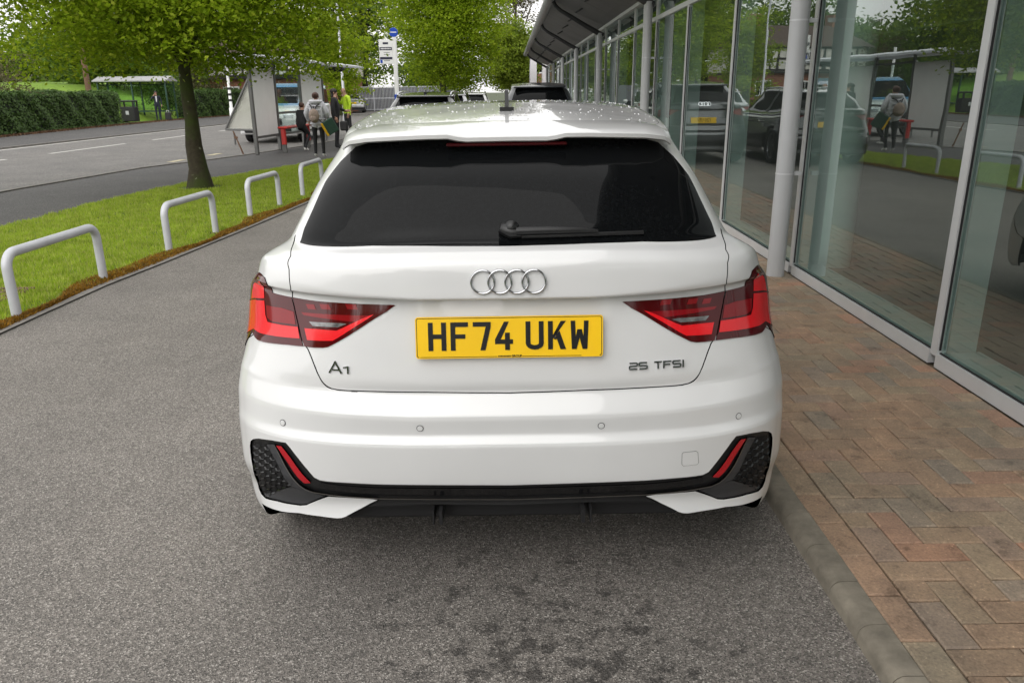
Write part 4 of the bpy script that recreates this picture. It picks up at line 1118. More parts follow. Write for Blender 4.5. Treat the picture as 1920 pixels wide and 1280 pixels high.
# ================================================================ OTHER CARS
def make_car(name, label, loc, paint_m, sx=1.09, sy=1.18, sz=1.155, plate=None, rails=True, group=None, rz=0.0, front_detail=True):
    nt_ = Net(sx, sy, sz)
    root = thing(name, label, 'car', loc, rz, group)
    wr = .365; cy = (.66 * sy, 3.16 * sy)
    def hole(c):
        m = np.zeros(len(c), bool)
        for w in cy: m |= ((c[:, 1] - w) ** 2 + (c[:, 2] - wr) ** 2 < (wr + .05) ** 2) & (np.abs(c[:, 0]) > .5)
        return m
    K = nt_.KV
    shell(nt_, 'body', paint_m, root, 0, 0, int(18.2 * K), hole)
    shell(nt_, 'glasshouse', 'privacy_glass', root, -.004, int(18 * K), int(22 * K))
    shell(nt_, 'roof', paint_m, root, .001, int(21.55 * K), None)
    def bp(nm, half, mat, off=.003, par=root, sk=.006):
        a = panel(nt_, nm, half, mat, par, off, sk, .5, .5); b = panel(nt_, nm, mirror_poly(half), mat, par, off, sk, .5, .5); return a, b
    bp('rear_pillar', [(-3.6, 18), (-5.4, 18), (-5.4, 21.7), (-3.9, 21.7)], paint_m)
    bp('centre_pillar', [(-7.9, 18), (-8.1, 18), (-8.1, 21.7), (-7.9, 21.7)], 'trim_black')
    bp('front_pillar', [(-10.9, 18), (-11.4, 18), (-11.4, 21.7), (-10.9, 21.7)], paint_m)
    bp('rear_lamp', [(-1.9, 13.1), (-3.2, 12.4), (-5.6, 12.2), (-5.7, 13.6), (-4.2, 14.2), (-2.6, 14.0)], 'lamp_mid')
    bp('light_guide', [(-2.6, 13.3), (-5.4, 12.9), (-5.45, 13.3), (-2.7, 13.6)], 'lamp_red', .006)
    bp('lower_trim', [(0, .3), (-5.6, .3), (-5.4, 3.4), (-3, 3.2), (0, 3.2)], 'trim_black')
    bp('bright_strip', [(0, 9.0), (-4.9, 9.0), (-4.9, 9.35), (0, 9.35)], 'steel', .004)
    bp('headlamp', [(-12.2, 12.6), (-13.4, 12.9), (-13.3, 14.9), (-11.6, 14.6)], 'headlamp', .004)
    bp('radiator_grille', [(-15, 4), (-13.6, 4), (-13.4, 12.4), (-15, 12.4)], 'trim_black', .004)
    p, n = nt_.S(0, 11.7, .008); p2 = nt_.S(0, 12.4)[0]
    b = MB(); b.box((0, -.004, 0), (.52, .012, .111), bev=.003); pl = b.build('number_plate', 'plate_yellow', root); pl.location = p
    if plate: text_mesh(plate, .098, .001, 'plate_ink', 'plate_lettering', pl, Matrix.Translation((0, -.0115, 0)) @ Matrix.Rotation(R_(90), 4, 'X'), sx=.88)
    p, n = nt_.S(0, 16.0, .004)
    rb_ = MB()
    for i in range(4): rb_.lathe([(.036, 0), (.042, 0), (.042, .006), (.036, .006)], 20, Matrix.Translation(p + Vector(((i - 1.5) * .058, 0, 0))) @ n.to_track_quat('Z', 'X').to_matrix().to_4x4(), True)
    rb_.build('ring_badge', 'chrome', root)
    sp = MB(); zr = 1.352 * sz; sp.box((0, .42 * sy, zr), (.98 * sx, .16, .035), bev=.015); sp.build('roof_spoiler', paint_m, root, 30)
    if rails:
        for s in (-1, 1):
            b = MB(); b.tube([(s * .50 * sx, .62 * sy, 1.375 * sz), (s * .505 * sx, .70 * sy, 1.42 * sz), (s * .505 * sx, 1.3 * sy, 1.452 * sz), (s * .50 * sx, 2.05 * sy, 1.445 * sz), (s * .49 * sx, 2.2 * sy, 1.40 * sz)], .018, 8); b.build('roof_rail', 'chrome', root, 60)
    b = MB(); b.prism([(-.03, -.05), (.03, -.05), (.012, .09), (-.012, .09)], .03, Matrix.Translation((0, .85 * sy, 1.405 * sz))); b.prism([(-.05, 0), (.06, 0), (-.02, .05), (-.045, .05)], .012, Matrix.Translation((-.006, .85 * sy, 1.43 * sz)) @ Matrix(((0, 0, 1, 0), (-1, 0, 0, 0), (0, 1, 0, 0), (0, 0, 0, 1)))); b.build('aerial_fin', 'trim_black', root)
    for y in cy:
        for s in (-1, 1): wheel(root, s * (.87 * sx - .12), y, wr, .23, s)
    for s in (-1, 1):
        b = MB(); b.box((s * .97 * sx, 2.62 * sy, 1.0 * sz), (.2, .12, .15), bev=.045); b.box((s * .87 * sx, 2.64 * sy, .965 * sz), (.1, .05, .03)); b.build('door_mirror', paint_m, root, 50)
        b = MB()
        for y in (1.35, 2.0): b.box((s * .868 * sx, y * sy, .80 * sz), (.03, .2, .028), bev=.01)
        b.build('door_handle', paint_m, root)
    MB().box((0, 2.0 * sy, .30), (1.4 * sx, 3.3 * sy, .08)).build('underfloor', 'gap_black', root)
    return root
make_car('parked_car', 'dark grey estate car with rings badge parked straight ahead by the showroom columns', (.62, 16.2, 0), 'grey_paint', plate='F20 UIV', rails=False)
make_car('parked_car', 'black estate car with bright roof rails parked beside the driveway ahead', (-1.72, 15.6, 0), 'black_paint', sx=1.07, sz=1.035, plate=None, group='cars parked along the left of the driveway')
make_car('parked_car', 'silver estate car with roof rails parked just beyond the black one', (-1.9, 24.0, 0), 'silver_paint', sx=1.04, sz=1.03, plate=None, group='cars parked along the left of the driveway')
make_car('parked_car', 'white car with roof rails parked farthest along the driveway', (-1.55, 32.5, 0), 'white_paint', sx=1.04, sz=1.03, plate=None, group='cars parked along the left of the driveway')

# ================================================================ TREES AND HEDGES
island_mat('bark', [(.045, .038, .024), (.06, .05, .034)], .95, 18, .9)
def lichen_bark():
    m = MATS['bark']; nt = m.node_tree; b = nt.nodes['Principled BSDF']
    src = b.inputs['Base Color'].links[0].from_socket
    v = coords(nt); n1 = noise(nt, v, 9, 3); n2 = noise(nt, v, 2.2, 3)
    r1 = ramp(nt, n1.outputs[0], [(.66, (0, 0, 0)), (.70, (1, 1, 1))]); r2 = ramp(nt, n2.outputs[0], [(.45, (0, 0, 0)), (.6, (1, 1, 1))])
    c = mixc(nt, r2.outputs[0], src, (.05, .065, .018)); c = mixc(nt, r1.outputs[0], c, (.22, .22, .17)); L(nt, c, b.inputs['Base Color'])
lichen_bark()
island_mat('grey_bark', [(.14, .125, .105), (.17, .15, .13)], .95, 14, .8)
island_mat('leaf_fresh', [(.18, .28, .012), (.26, .37, .015), (.33, .44, .02), (.21, .32, .014), (.44, .51, .045)], .6, 3, 0, .62, .25)
island_mat('leaf_deep', [(.085, .15, .02), (.12, .20, .025), (.15, .23, .03), (.10, .17, .025)], .6, 3, 0, .45, .25)
island_mat('leaf_lime', [(.16, .24, .025), (.21, .29, .03), (.25, .31, .04), (.18, .25, .02)], .6, 3, 0, .45, .25)
island_mat('leaf_hedge', [(.04, .085, .014), (.06, .12, .02), (.085, .15, .028), (.05, .10, .018)], .55, 3, 0, .25, .35)
island_mat('leaf_brown', [(.08, .075, .035), (.12, .105, .05), (.10, .11, .04), (.14, .11, .07)], .7, 3, 0, .3, .2)
def leaves(P, size, r, up=.6, Nrm=None):
    """leaf-shaped quads at points P"""
    n = len(P)
    nr = r.normal(size=(n, 3)); nr[:, 2] = np.abs(nr[:, 2]) + up
    if Nrm is not None: nr = nr * .6 + Nrm * 1.2
    nr /= np.linalg.norm(nr, axis=1, keepdims=True)
    t = np.cross(nr, r.normal(size=(n, 3))); t /= np.maximum(np.linalg.norm(t, axis=1, keepdims=True), 1e-6)
    b = np.cross(nr, t); s = (size * r.uniform(.6, 1.3, n))[:, None]
    V = np.stack([P - t * s * .55, P + b * s * .34 - nr * s * .10, P + t * s * .55 - nr * s * .12, P - b * s * .34 - nr * s * .10], 1)
    return V.reshape(-1, 3), np.arange(n * 4).reshape(n, 4)
def crown_pts(c, rad, ncl, per, spread, r, shell_bias=.45, zcut=-1.0, lump=.25, boxy=0):
    """clusters of leaves spread through an uneven ellipsoid; each cluster a flattened spray"""
    c = np.array(c); rad = np.array(rad)
    d = r.normal(size=(ncl, 3)); d /= np.linalg.norm(d, axis=1, keepdims=True)
    if boxy: d *= ((np.hypot(d[:, 0], d[:, 1]) ** boxy + np.abs(d[:, 2]) ** boxy) ** (-1 / boxy))[:, None]
    k = (r.random(ncl) ** shell_bias)
    ph = r.uniform(0, 6.28, 6)
    lumpf = 1 + lump * (np.sin(d[:, 0] * 4 + ph[0]) * np.sin(d[:, 1] * 4.3 + ph[1]) + .6 * np.sin(d[:, 2] * 7 + ph[2] + d[:, 0] * 3)) + r.normal(0, .05, ncl)
    cl = c + d * rad * (k * lumpf)[:, None]
    cl = cl[cl[:, 2] > c[2] + zcut * rad[2]]
    m = len(cl)
    off = r.normal(size=(m, per, 3)) * np.array([spread, spread, spread * .33])
    # sprays droop away from the trunk
    out = cl - c; out[:, 2] = 0; out /= np.maximum(np.linalg.norm(out, axis=1, keepdims=True), .1)
    off[:, :, 2] -= .18 * np.einsum('mpk,mk->mp', off[:, :, :2], out[:, :2])
    return (cl[:, None] + off).reshape(-1, 3), cl
def make_tree(name, label, loc, trunk_h, trunk_r, crown_c, rad, ncl, per, spread, leaf, leaf_size, bark='bark', seed=0, group=None, zcut=-1.0, limbs=9, lean=(0, 0), bias=.45, lump=.25, cat='tree', boxy=0):
    r = np.random.default_rng(seed); rr = random.Random(seed)
    root = thing(name, label, cat, loc, 0, group)
    P, cl = crown_pts(crown_c, rad, ncl, per, spread, r, bias, zcut, lump, boxy)
    V, Fq = leaves(P, leaf_size, r)
    crown = raw_mesh('crown', V, Fq, leaf, root)
    b = MB(); n = 14; path = []; rd = []
    top = crown_c[2] + rad[2] * .55
    for i in range(n + 1):
        t = i / n; z = top * t - .05
        wob = .010 * trunk_r / .12
        path.append((lean[0] * t + crown_c[0] * max(0, t - .4) + rr.uniform(-wob, wob), lean[1] * t + crown_c[1] * max(0, t - .4) + rr.uniform(-wob, wob), z))
        fl = 1 + .38 * math.exp(-z / (trunk_r * 1.2)) if z > -.06 else 1.5
        rd.append(max(.012, trunk_r * fl * (1 - .82 * t ** .8)) * rr.uniform(.93, 1.07))
    b.tube(path, rd, 12)
    for i in range(limbs):
        k = rr.randrange(int(n * min(.75, trunk_h / top)), n - 2); p0 = Vector(path[k])
        tgt = Vector(cl[rr.randrange(len(cl))]); 
        if tgt.z < p0.z: tgt.z = p0.z + rr.uniform(-.1, .6)
        mid = p0.lerp(tgt, .5) + Vector((rr.uniform(-.15, .15), rr.uniform(-.15, .15), rr.uniform(.05, .25)))
        r0 = rd[k] * rr.uniform(.35, .6)
        b.tube([p0, p0.lerp(mid, .5) + Vector((0, 0, .03)), mid, mid.lerp(tgt, .6), tgt], [r0, r0 * .85, r0 * .6, r0 * .4, r0 * .15], 7)
    b.build('trunk', bark, root, 50)
    return root
# the street tree on the verge: low spreading crown in tiers
make_tree('street_tree', 'spreading young street tree with dark mossy trunk on the grass verge', (-5.2, 13.1, 0), 1.95, .15, (.05, .1, 3.95), (3.15, 3.1, 2.2), 3500, 62, .24, 'leaf_fresh', .066, 'bark', 5, limbs=30, lean=(.0, .0), bias=.5, zcut=-.97, lump=.12, boxy=3.2)
# lichen marks on its trunk are part of the bark; trees further on
make_tree('street_tree', 'dense green street tree behind the bus stop pole', (-3.1, 38, 0), 1.9, .2, (.35, 0, 5.0), (2.75, 2.75, 3.9), 2000, 46, .30, 'leaf_fresh', .105, seed=11, group='trees lining the road ahead', zcut=-.88, lump=.12)
make_tree('street_tree', 'bright lime green rounded tree where the driveway ends', (.15, 52, 0), 1.6, .18, (0, 0, 3.5), (1.75, 1.75, 2.25), 700, 40, .30, 'leaf_lime', .15, seed=12, group='trees lining the road ahead', zcut=-.85, lump=.15)
make_tree('oak_tree', 'tall open tree with thick dark trunk beyond the mesh fence', (-13.2, 74, 0), 4.0, .45, (0, 0, 9.0), (5.5, 5.5, 7.0), 330, 44, .62, 'leaf_deep', .30, 'bark', 13, limbs=18, lump=.35)
make_tree('birch_tree', 'drooping pale birch showing above the green trees', (.7, 82, 0), 6, .25, (0, 0, 11.5), (3.2, 3.2, 4.6), 220, 40, .6, 'leaf_brown', .22, 'grey_bark', 14, limbs=16, lump=.4)
bgt = [(-30, 62, 0, 9, 'leaf_deep', 'tall green tree behind the hedge beside the lawn', 5.5), (-40, 55, 0, 8, 'leaf_fresh', 'broad pale green tree behind the long clipped hedge', 5.5), (-24, 80, 0, 9, 'leaf_deep', 'dark tree beyond the green bus shelter', 5.0), (-19, 92, 0, 9.5, 'leaf_fresh', 'light green tree beyond the road bend', 5.0), (-9, 100, 0, 6, 'leaf_deep', 'distant tree behind the mesh fence', 5.0), (-12.4, 58, 0, 6.2, 'leaf_fresh', 'small leafy tree in front of the timbered house', 1.9), (4, 96, 0, 7.5, 'leaf_deep', 'distant tree beside the brick house gable', 4.5), (-52, 48, 0, 9, 'leaf_deep', 'dark broad tree above the far end of the hedge', 6)]
for i, (x, y, z, h, lf, lb, rd) in enumerate(bgt):
    make_tree('background_tree', lb, (x, y, z), h * .25, .3, (0, 0, h * .58), (rd, rd, h * .5), 330, 40, .75 if rd > 3 else .35, lf, .34 if rd > 3 else .18, seed=30 + i, limbs=8, group='trees in the background', lump=.3)
def hedge(name, label, p0, p1, width, h, n, leaf, size, seed, uneven=.08):
    r = np.random.default_rng(seed); p0 = np.array(p0); p1 = np.array(p1); d = p1 - p0; Ln = np.linalg.norm(d); d = d / Ln; nrm = np.array([d[1], -d[0]])
    root = thing(name, label, 'hedge', (p0[0], p0[1], 0))
    t = r.random(n) * Ln; face = r.random(n); per = h * 2 + width
    q = face * per; s = np.zeros(n); z = np.zeros(n); N3 = np.zeros((n, 3))
    a = q < h; z[a] = q[a]; s[a] = width / 2; N3[a, :2] = nrm
    c = (q >= h) & (q < h + width); z[c] = h; s[c] = width / 2 - (q[c] - h); N3[c, 2] = 1
    e = q >= h + width; z[e] = q[e] - h - width; s[e] = -width / 2; N3[e, :2] = -nrm
    wob = uneven * (np.sin(t * 1.7) * np.sin(z * 3.1 + t * .6) + .7 * np.sin(t * 4.3 + z * 5)) + r.normal(0, .035, n)
    s = s + np.sign(s) * wob * (~c); z = z + wob * c + r.normal(0, .02, n)
    inw = r.random(n) ** 2 * .14; s -= np.sign(s) * inw
    P = np.stack([d[0] * t + nrm[0] * s, d[1] * t + nrm[1] * s, np.maximum(z, .05)], 1)
    V, Fq = leaves(P, size, r, .3, N3)
    raw_mesh('foliage', V, Fq, leaf, root)
    b = MB(); ang = math.atan2(d[1], d[0])
    mid = d * Ln / 2
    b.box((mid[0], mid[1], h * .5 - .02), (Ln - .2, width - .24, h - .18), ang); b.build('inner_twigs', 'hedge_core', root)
    return root
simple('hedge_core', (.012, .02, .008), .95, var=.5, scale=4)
hedge('hedge', 'long clipped green hedge behind the far pavement beside the black bin', (-20.9, 22), (-22.05, 44.4), 1.3, 1.62, 52000, 'leaf_hedge', .105, 1)
hedge('hedge', 'shorter clipped hedge to the right of the green bus shelter', (-21.9, 54.5), (-20.6, 72), 1.4, 1.75, 24000, 'leaf_hedge', .12, 2)
def shrub(label, loc, rad, leaf, n, size, seed, name='shrub'):
    return make_tree(name, label, loc, .3, .06, (0, 0, rad[2] * .9), rad, n, 40, .28, leaf, size, 'grey_bark', seed, limbs=10, group='shrubs behind the hedge', lump=.35, cat='shrub')
shrub('brownish twiggy shrub rising above the hedge end', (-24.5, 36, 0), (2.6, 3.2, 2.4), 'leaf_brown', 160, .11, 51)
shrub('dark olive shrub behind the hedge near the lawn', (-27.2, 42.5, 0), (2.3, 2.2, 2.2), 'leaf_brown', 150, .11, 52)
shrub('dark green bush between the bus shelter and the short hedge', (-22.2, 52.6, 0), (1.2, 1.4, 1.5), 'leaf_hedge', 120, .10, 53)
shrub('bush behind the green bus shelter', (-25.2, 59, 0), (2.4, 2.0, 2.0), 'leaf_deep', 140, .13, 54)
shrub('olive bush above the short hedge', (-24, 62, 0), (2.6, 3.0, 2.8), 'leaf_brown', 160, .14, 55)
shrub('pale green bush over the long hedge', (-29, 36, 0), (2.8, 3.0, 2.6), 'leaf_deep', 160, .13, 56)
# far woodland reads as one mass
r_w = np.random.default_rng(77); nw = 42000
xw = r_w.uniform(-75, -14, nw); yw = 84 + r_w.normal(0, 2.5, nw) - .35 * (xw + 45)
hw = 5.6 + 1.6 * np.sin(xw * .35) + 1.0 * np.sin(xw * .9 + 1); zw = hw * r_w.random(nw) ** .8
Vw, Fw = leaves(np.stack([xw, yw, zw], 1), .55, r_w)
tag(raw_mesh('woodland', Vw, Fw, 'leaf_deep'), 'hazy mass of distant green trees beyond the hedges', None, None, 'stuff')
r_w = np.random.default_rng(78); nw = 30000  # unseen trees added behind the camera so the car paint reflects a darker horizon
xw = r_w.uniform(-32, 16, nw); yw = -26 + r_w.normal(0, 1.6, nw); hw = 5.2 + 1.5 * np.sin(xw * .5) + 1.1 * np.sin(xw * 1.3 + 1)
Vw, Fw = leaves(np.stack([xw, yw, hw * r_w.random(nw) ** .8], 1), .5, r_w)
tag(raw_mesh('added_tree_belt', Vw, Fw, 'leaf_deep'), 'unseen belt of green trees added behind the camera to darken reflections', None, None, 'stuff')
# grassy bank behind the hedge
simple('lawn', (.16, .27, .02), .9, var=.25, scale=3, bmp=.3)
bk = MB(); V = []; nx, ny = 14, 14
for i in range(nx + 1):
    for j in range(ny + 1):
        x = -22.8 - 22 * i / nx; y = 25 + 60 * j / ny
        V.append((x, y, -.05 + 2.6 * (1 - math.exp(-(i / nx) * 5)) + .15 * math.sin(i * 1.3 + j * .9)))
bk.add(V, [(i * (ny+1) + j, i * (ny+1) + j + 1, (i+1) * (ny+1) + j + 1, (i+1) * (ny+1) + j) for i in range(nx) for j in range(ny)])
tag(bk.build('grass_bank', 'lawn', None, True), kind='structure')

# ================================================================ STREET FURNITURE
simple('galv_grey', (.52, .53, .56), .45, .1, var=.08, scale=6)
simple('shelter_grey', (.13, .13, .125), .5, .2, var=.1)
simple('panel_white', (.88, .88, .86), .35, var=.04, scale=2)
simple('bench_red', (.52, .035, .03), .4, var=.08)
simple('shelter_green', (.018, .06, .042), .45, var=.1)
simple('bin_black', (.018, .018, .019), .5, var=.2)
simple('sign_white', (.78, .78, .77), .4)
simple('sign_blue', (.01, .06, .42), .4)
simple('sign_dark', (.03, .03, .06), .4)
simple('wood', (.16, .09, .055), .8, var=.3, scale=20, bmp=.3)
simple('brick_wall', (.24, .105, .065), .85, var=.25, scale=8, bmp=.3)
simple('render_white', (.62, .60, .55), .8, var=.1, scale=2)
simple('timber_black', (.02, .018, .016), .7)
simple('roof_tile', (.075, .05, .04), .85, var=.3, scale=6, bmp=.3)
simple('pink_print', (.75, .10, .22), .6)
simple('flag_white', (.75, .73, .75), .7, var=.06)
def clear_glass(name, col, ior=1.5):
    m, nt, b = new_mat(name); nt.nodes.remove(b); out = nt.nodes['Material Output']
    tr = nt.nodes.new('ShaderNodeBsdfTransparent'); tr.inputs[0].default_value = (*col, 1)
    gl = nt.nodes.new('ShaderNodeBsdfGlossy'); gl.inputs['Roughness'].default_value = .02
    v = coords(nt); nz = noise(nt, v, 3, 2); r = ramp(nt, nz.outputs[0], [(.3, (.85, .85, .85)), (.7, (1, 1, 1))]); L(nt, r.outputs[0], gl.inputs['Color'])
    fr = schlick(nt, ((ior - 1) / (ior + 1)) ** 2)
    mx = nt.nodes.new('ShaderNodeMixShader'); L(nt, fr, mx.inputs[0]); L(nt, tr.outputs[0], mx.inputs[1]); L(nt, gl.outputs[0], mx.inputs[2]); L(nt, mx.outputs[0], out.inputs['Surface'])
clear_glass('shelter_glass', (.80, .86, .84)); clear_glass('green_glass', (.78, .9, .84)); clear_glass('screen_glass', (.9, .9, .88), 1.9)
# hoop barriers along the verge
hoop_px = [((33, 597), (195, 525)), ((318, 473), (405, 437)), ((470, 408), (525, 386)), ((568, 368), (605, 352))]
hl = ['bent grey steel hoop barrier in the grass next to the brown drain cover', 'grey steel hoop barrier on the verge opposite the hatchback wheel arch', 'grey steel hoop barrier on the verge just past the street tree', 'grey steel hoop barrier on the verge closest to the bus stop']
def hoop(a, c, label):
    a = Vector(a); c = Vector(c); root = thing('hoop_barrier', label, 'barrier', a, 0, 'hoop barriers along the verge')
    d = (c - a); d.z = 0; Ln = d.length; d.normalize(); h, r = .455, .105
    path = [Vector((0, 0, -.08)), Vector((0, 0, h - r))]
    for k in range(1, 8): t = R_(90 * k / 8); path.append(d * (r - r * math.cos(t)) + Vector((0, 0, h - r + r * math.sin(t))))
    path.append(d * r + Vector((0, 0, h))); path.append(d * (Ln - r) + Vector((0, 0, h)))
    for k in range(1, 8): t = R_(90 * k / 8); path.append(d * (Ln - r + r * math.sin(t)) + Vector((0, 0, h - r + r * math.cos(t))))
    path += [d * Ln + Vector((0, 0, h - r)), d * Ln + Vector((0, 0, -.08))]
    b = MB(); b.tube(path, .034, 16); b.build('bent_tube', 'galv_grey', root, 60)
    for q in (Vector((0, 0, 0)), d * Ln):
        b = MB(); b.lathe([(.04, -.01), (.065, -.004), (.06, .008), (.034, .012)], 16, Matrix.Translation(q)); b.build('foot_collar', 'soil', root)
for (p, q_), lb in zip(hoop_px, hl): hoop(gp(*p), gp(*q_), lb)
hoop((-3.55, 2.95, 0), (-3.5, 4.1, 0), 'grey steel hoop barrier on the verge behind the drain cover')
hoop((-3.05, 14.0, 0), (-3.0, 15.1, 0), 'grey steel hoop barrier on the verge beside the black estate car')
dc = thing('drain_cover', 'brown rusty drain cover set in the grass beside the first hoop', 'drain cover', gp(-20, 556))
simple('rust', (.12, .065, .045), .8, var=.4, scale=25, bmp=.4)
b = MB(); b.box((0, 0, .005), (.46, .46, .03), bev=.006); b.build('frame', 'rust', dc)
for k in range(5): MB().box((-.16 + .08 * k, 0, .022), (.03, .36, .008)).build('slat', 'rust', dc)
# ---------------------------------------------------------------- near bus shelter
SA = Vector((-6.51, 20.41, 0)); SD = Vector((.085, 1, 0)).normalized(); SN = Vector((SD.y, -SD.x, 0))
sh = thing('bus_shelter', 'grey bus shelter with white panels and a red bench at the kerb', 'bus shelter', SA, math.atan2(SD.y, SD.x) - R_(90))
# local axes: y along the wall, x toward the footway
for y in (0, 1.62, 3.6, 5.7):
    b = MB(); b.box((0, y, 1.2), (.09, .09, 2.4), bev=.01); b.build('post', 'shelter_grey', sh)
for y0, y1, m, nm in ((.05, 1.57, 'panel_white', 'white_panel'), (1.67, 3.55, 'shelter_glass', 'glass_panel'), (3.65, 5.65, 'panel_white', 'white_panel')):
    b = MB(); b.box((0, (y0 + y1) / 2, 1.28), (.022, y1 - y0, 1.66)); b.build(nm, m, sh)
    b = MB(); b.box((0, (y0 + y1) / 2, .42), (.05, y1 - y0, .06)); b.build('rail', 'shelter_grey', sh)
b = MB(); b.box((0, 2.6, .98), (.05, 1.9, .06)); b.box((0, 2.6, 2.12), (.05, 1.9, .05)); b.build('rail', 'shelter_grey', sh)
b = MB()
pr = [(-.25, 2.32), (.1, 2.40), (.45, 2.40), (.75, 2.34), (.75, 2.28), (.45, 2.32), (.1, 2.32), (-.25, 2.26)]; n = len(pr)
b.add([(x, -.5, z) for x, z in pr] + [(x, 8.2, z) for x, z in pr], [tuple(range(n)), tuple(range(n, 2*n))[::-1]] + [(i, (i+1) % n, n + (i+1) % n, n + i) for i in range(n)]); b.build('roof', 'galv_grey', sh)
b = MB(); b.box((.55, 5.6, 2.2), (.5, .14, .14), bev=.03); b.build('information_display', 'gasket', sh)
bn = thing('bench', 'red tubular perch bench under the bus shelter', 'bench', gp(535, 286), math.atan2(SD.y, SD.x) - R_(90))
for y in (0, 1.9):
    b = MB(); b.box((0, y, .10), (.10, .09, .2)); b.build('foot', 'shelter_grey', bn)
    b = MB(); b.box((0, y, .42), (.12, .10, .46), bev=.02); b.build('leg', 'bench_red', bn)
b = MB(); b.box((0, .95, .63), (.26, 2.05, .06), bev=.025); b.build('seat', 'bench_red', bn)
# sloping glazed screen seen past the shelter end, and a leaning stake
p0 = at_y(421, 245, 24.5); p1 = at_y(476, 247, 24.5); p2 = at_y(476, 120, 24.5); p3 = at_y(474, 132, 24.5)
sc_ = thing('glazed_screen', 'pale sloping glazed screen with dark frame left of the bus shelter', 'screen', (p1.x, 24.5, 0))
def lcl(p): return Vector((p.x - p1.x, 0, p.z))
bb = MB(); pl_ = [lcl(at_y(423, 243, 24.5)), lcl(at_y(478, 244, 24.5)), lcl(at_y(478, 128, 24.5)), lcl(at_y(474, 128, 24.5))]
bb.prism([(p.x, p.z) for p in pl_], .02, Matrix(((1, 0, 0, 0), (0, 0, -1, 0), (0, 1, 0, 0), (0, 0, 0, 1)))); bb.build('pane', 'screen_glass', sc_)
MB().prism([(p.x, p.z) for p in pl_], .012, Matrix.Translation((0, .06, 0)) @ Matrix(((1, 0, 0, 0), (0, 0, -1, 0), (0, 1, 0, 0), (0, 0, 0, 1)))).build('backing', 'panel_white', sc_)
for a, c in ((0, 1), (3, 0)):
    b = MB(); b.tube([pl_[a], pl_[c]], .035, 6); b.build('frame', 'shelter_grey', sc_)
for x in (.0, -.62):
    b = MB(); b.tube([(x, .03, -.0), (x, .03, .36)], .03, 8); b.build('leg', 'shelter_grey', sc_)
g0, g1 = gp(457, 289), at_y(437, 246, 20.6)
sk = thing('leaning_stake', 'thin brown wooden stake leaning beside the bus shelter', 'stake', g0)
b = MB(); b.tube([(0, 0, -.02), Vector(g1) - g0], [.022, .018], 6); b.build('rod', 'wood', sk)
b = MB(); m_ = (Vector(g1) - g0) * .72; b.box(m_, (.09, .03, .05)); b.build('cross_piece', 'wood', sk)
# ---------------------------------------------------------------- bus stop flag
bp_ = Vector((-3.05, 22.0, 0))
fs_ = thing('bus_stop_sign', 'white bus stop pole with blue disc and stacked route panels', 'sign', bp_)
b = MB(); b.box((0, 0, 1.45), (.11, .07, 2.9), bev=.012); b.build('pole', 'sign_white', fs_)
b = MB(); b.lathe([(0, -.015), (.115, -.015), (.12, 0), (.115, .015), (0, .015)], 28, Matrix.Translation((-.01, -.02, 3.0)) @ Matrix.Rotation(R_(90), 4, 'X')); b.build('disc', 'sign_blue', fs_)
b = MB(); b.box((-.01, -.038, 3.005), (.16, .004, .022)); b.build('disc_mark', 'sign_white', fs_)
b = MB(); b.box((-.24, 0, 2.52), (.36, .03, .62), bev=.008); fp = b.build('route_panel', 'sign_white', fs_)
for z, h_, m, w_, dx_ in ((2.60, .075, 'sign_dark', .33, 0), (2.36, .06, 'sign_dark', .33, 0), (2.28, .08, 'sign_blue', .06, -.13)):
    b = MB(); b.box((-.24 + dx_, -.0165, z), (w_, .006, h_)); b.build('panel_band', m, fp)
b = MB(); b.box((-.24, -.0165, 2.735), (.14, .006, .05)); b.build('bus_symbol', 'sign_dark', fp)
b = MB()
for k in range(11): b.box((-.365 + k * .025, -.021, 2.60), (.017, .004, .022 + .008 * (k % 3)))
b.build('name_marks', 'sign_white', fp)
for z in (2.50, 2.45, 2.30):
    b = MB(); b.box((-.22, -.0165, z), (.16, .004, .012)); b.build('small_print', 'shelter_grey', fp)
b = MB(); b.box((0, -.05, 1.35), (.13, .03, .17), bev=.006); b.build('timetable', 'sign_blue', fs_)
# lamp post and poles
def pole(name, label, loc, h, r, mat, cat='pole', arm=False, band=False):
    o = thing(name, label, cat, loc)
    b = MB(); b.tube([(0, 0, -.05), (0, 0, .9), (0, 0, .95), (0, 0, h)], [r * 1.5, r * 1.5, r, r * .7], 12); b.build('shaft', mat, o, 50)
    if arm:
        b = MB(); b.tube([(0, 0, h - .02), (.1, -.3, h + .25), (.25, -1.1, h + .3)], [r * .7, r * .6, r * .5], 8); b.build('arm', mat, o, 50)
        b = MB(); b.box((.3, -1.4, h + .29), (.22, .6, .1), bev=.04); b.build('lantern', 'galv_grey', o)
    if band:
        for z in (1.2, 1.45, 1.7): MB().lathe([(r * 1.05, z), (r * 1.05, z + .1)], 12).build('band', 'bin_black', o)
    return o
pole('lamp_post', 'slim pale lamp post behind the bus shelter roof', (-8.6, 42, 0), 7.5, .07, 'galv_grey', 'lamp post', True)
pole('marker_post', 'white post with dark bands standing by the kerb beyond the street tree', (-12.6, 36.5, -.02), 3.2, .07, 'sign_white', 'post', False, True)
pole('telegraph_pole', 'weathered wooden pole behind the hedge next to the green shelter', (-24.1, 46.5, 0), 7, .16, 'wood', 'pole')
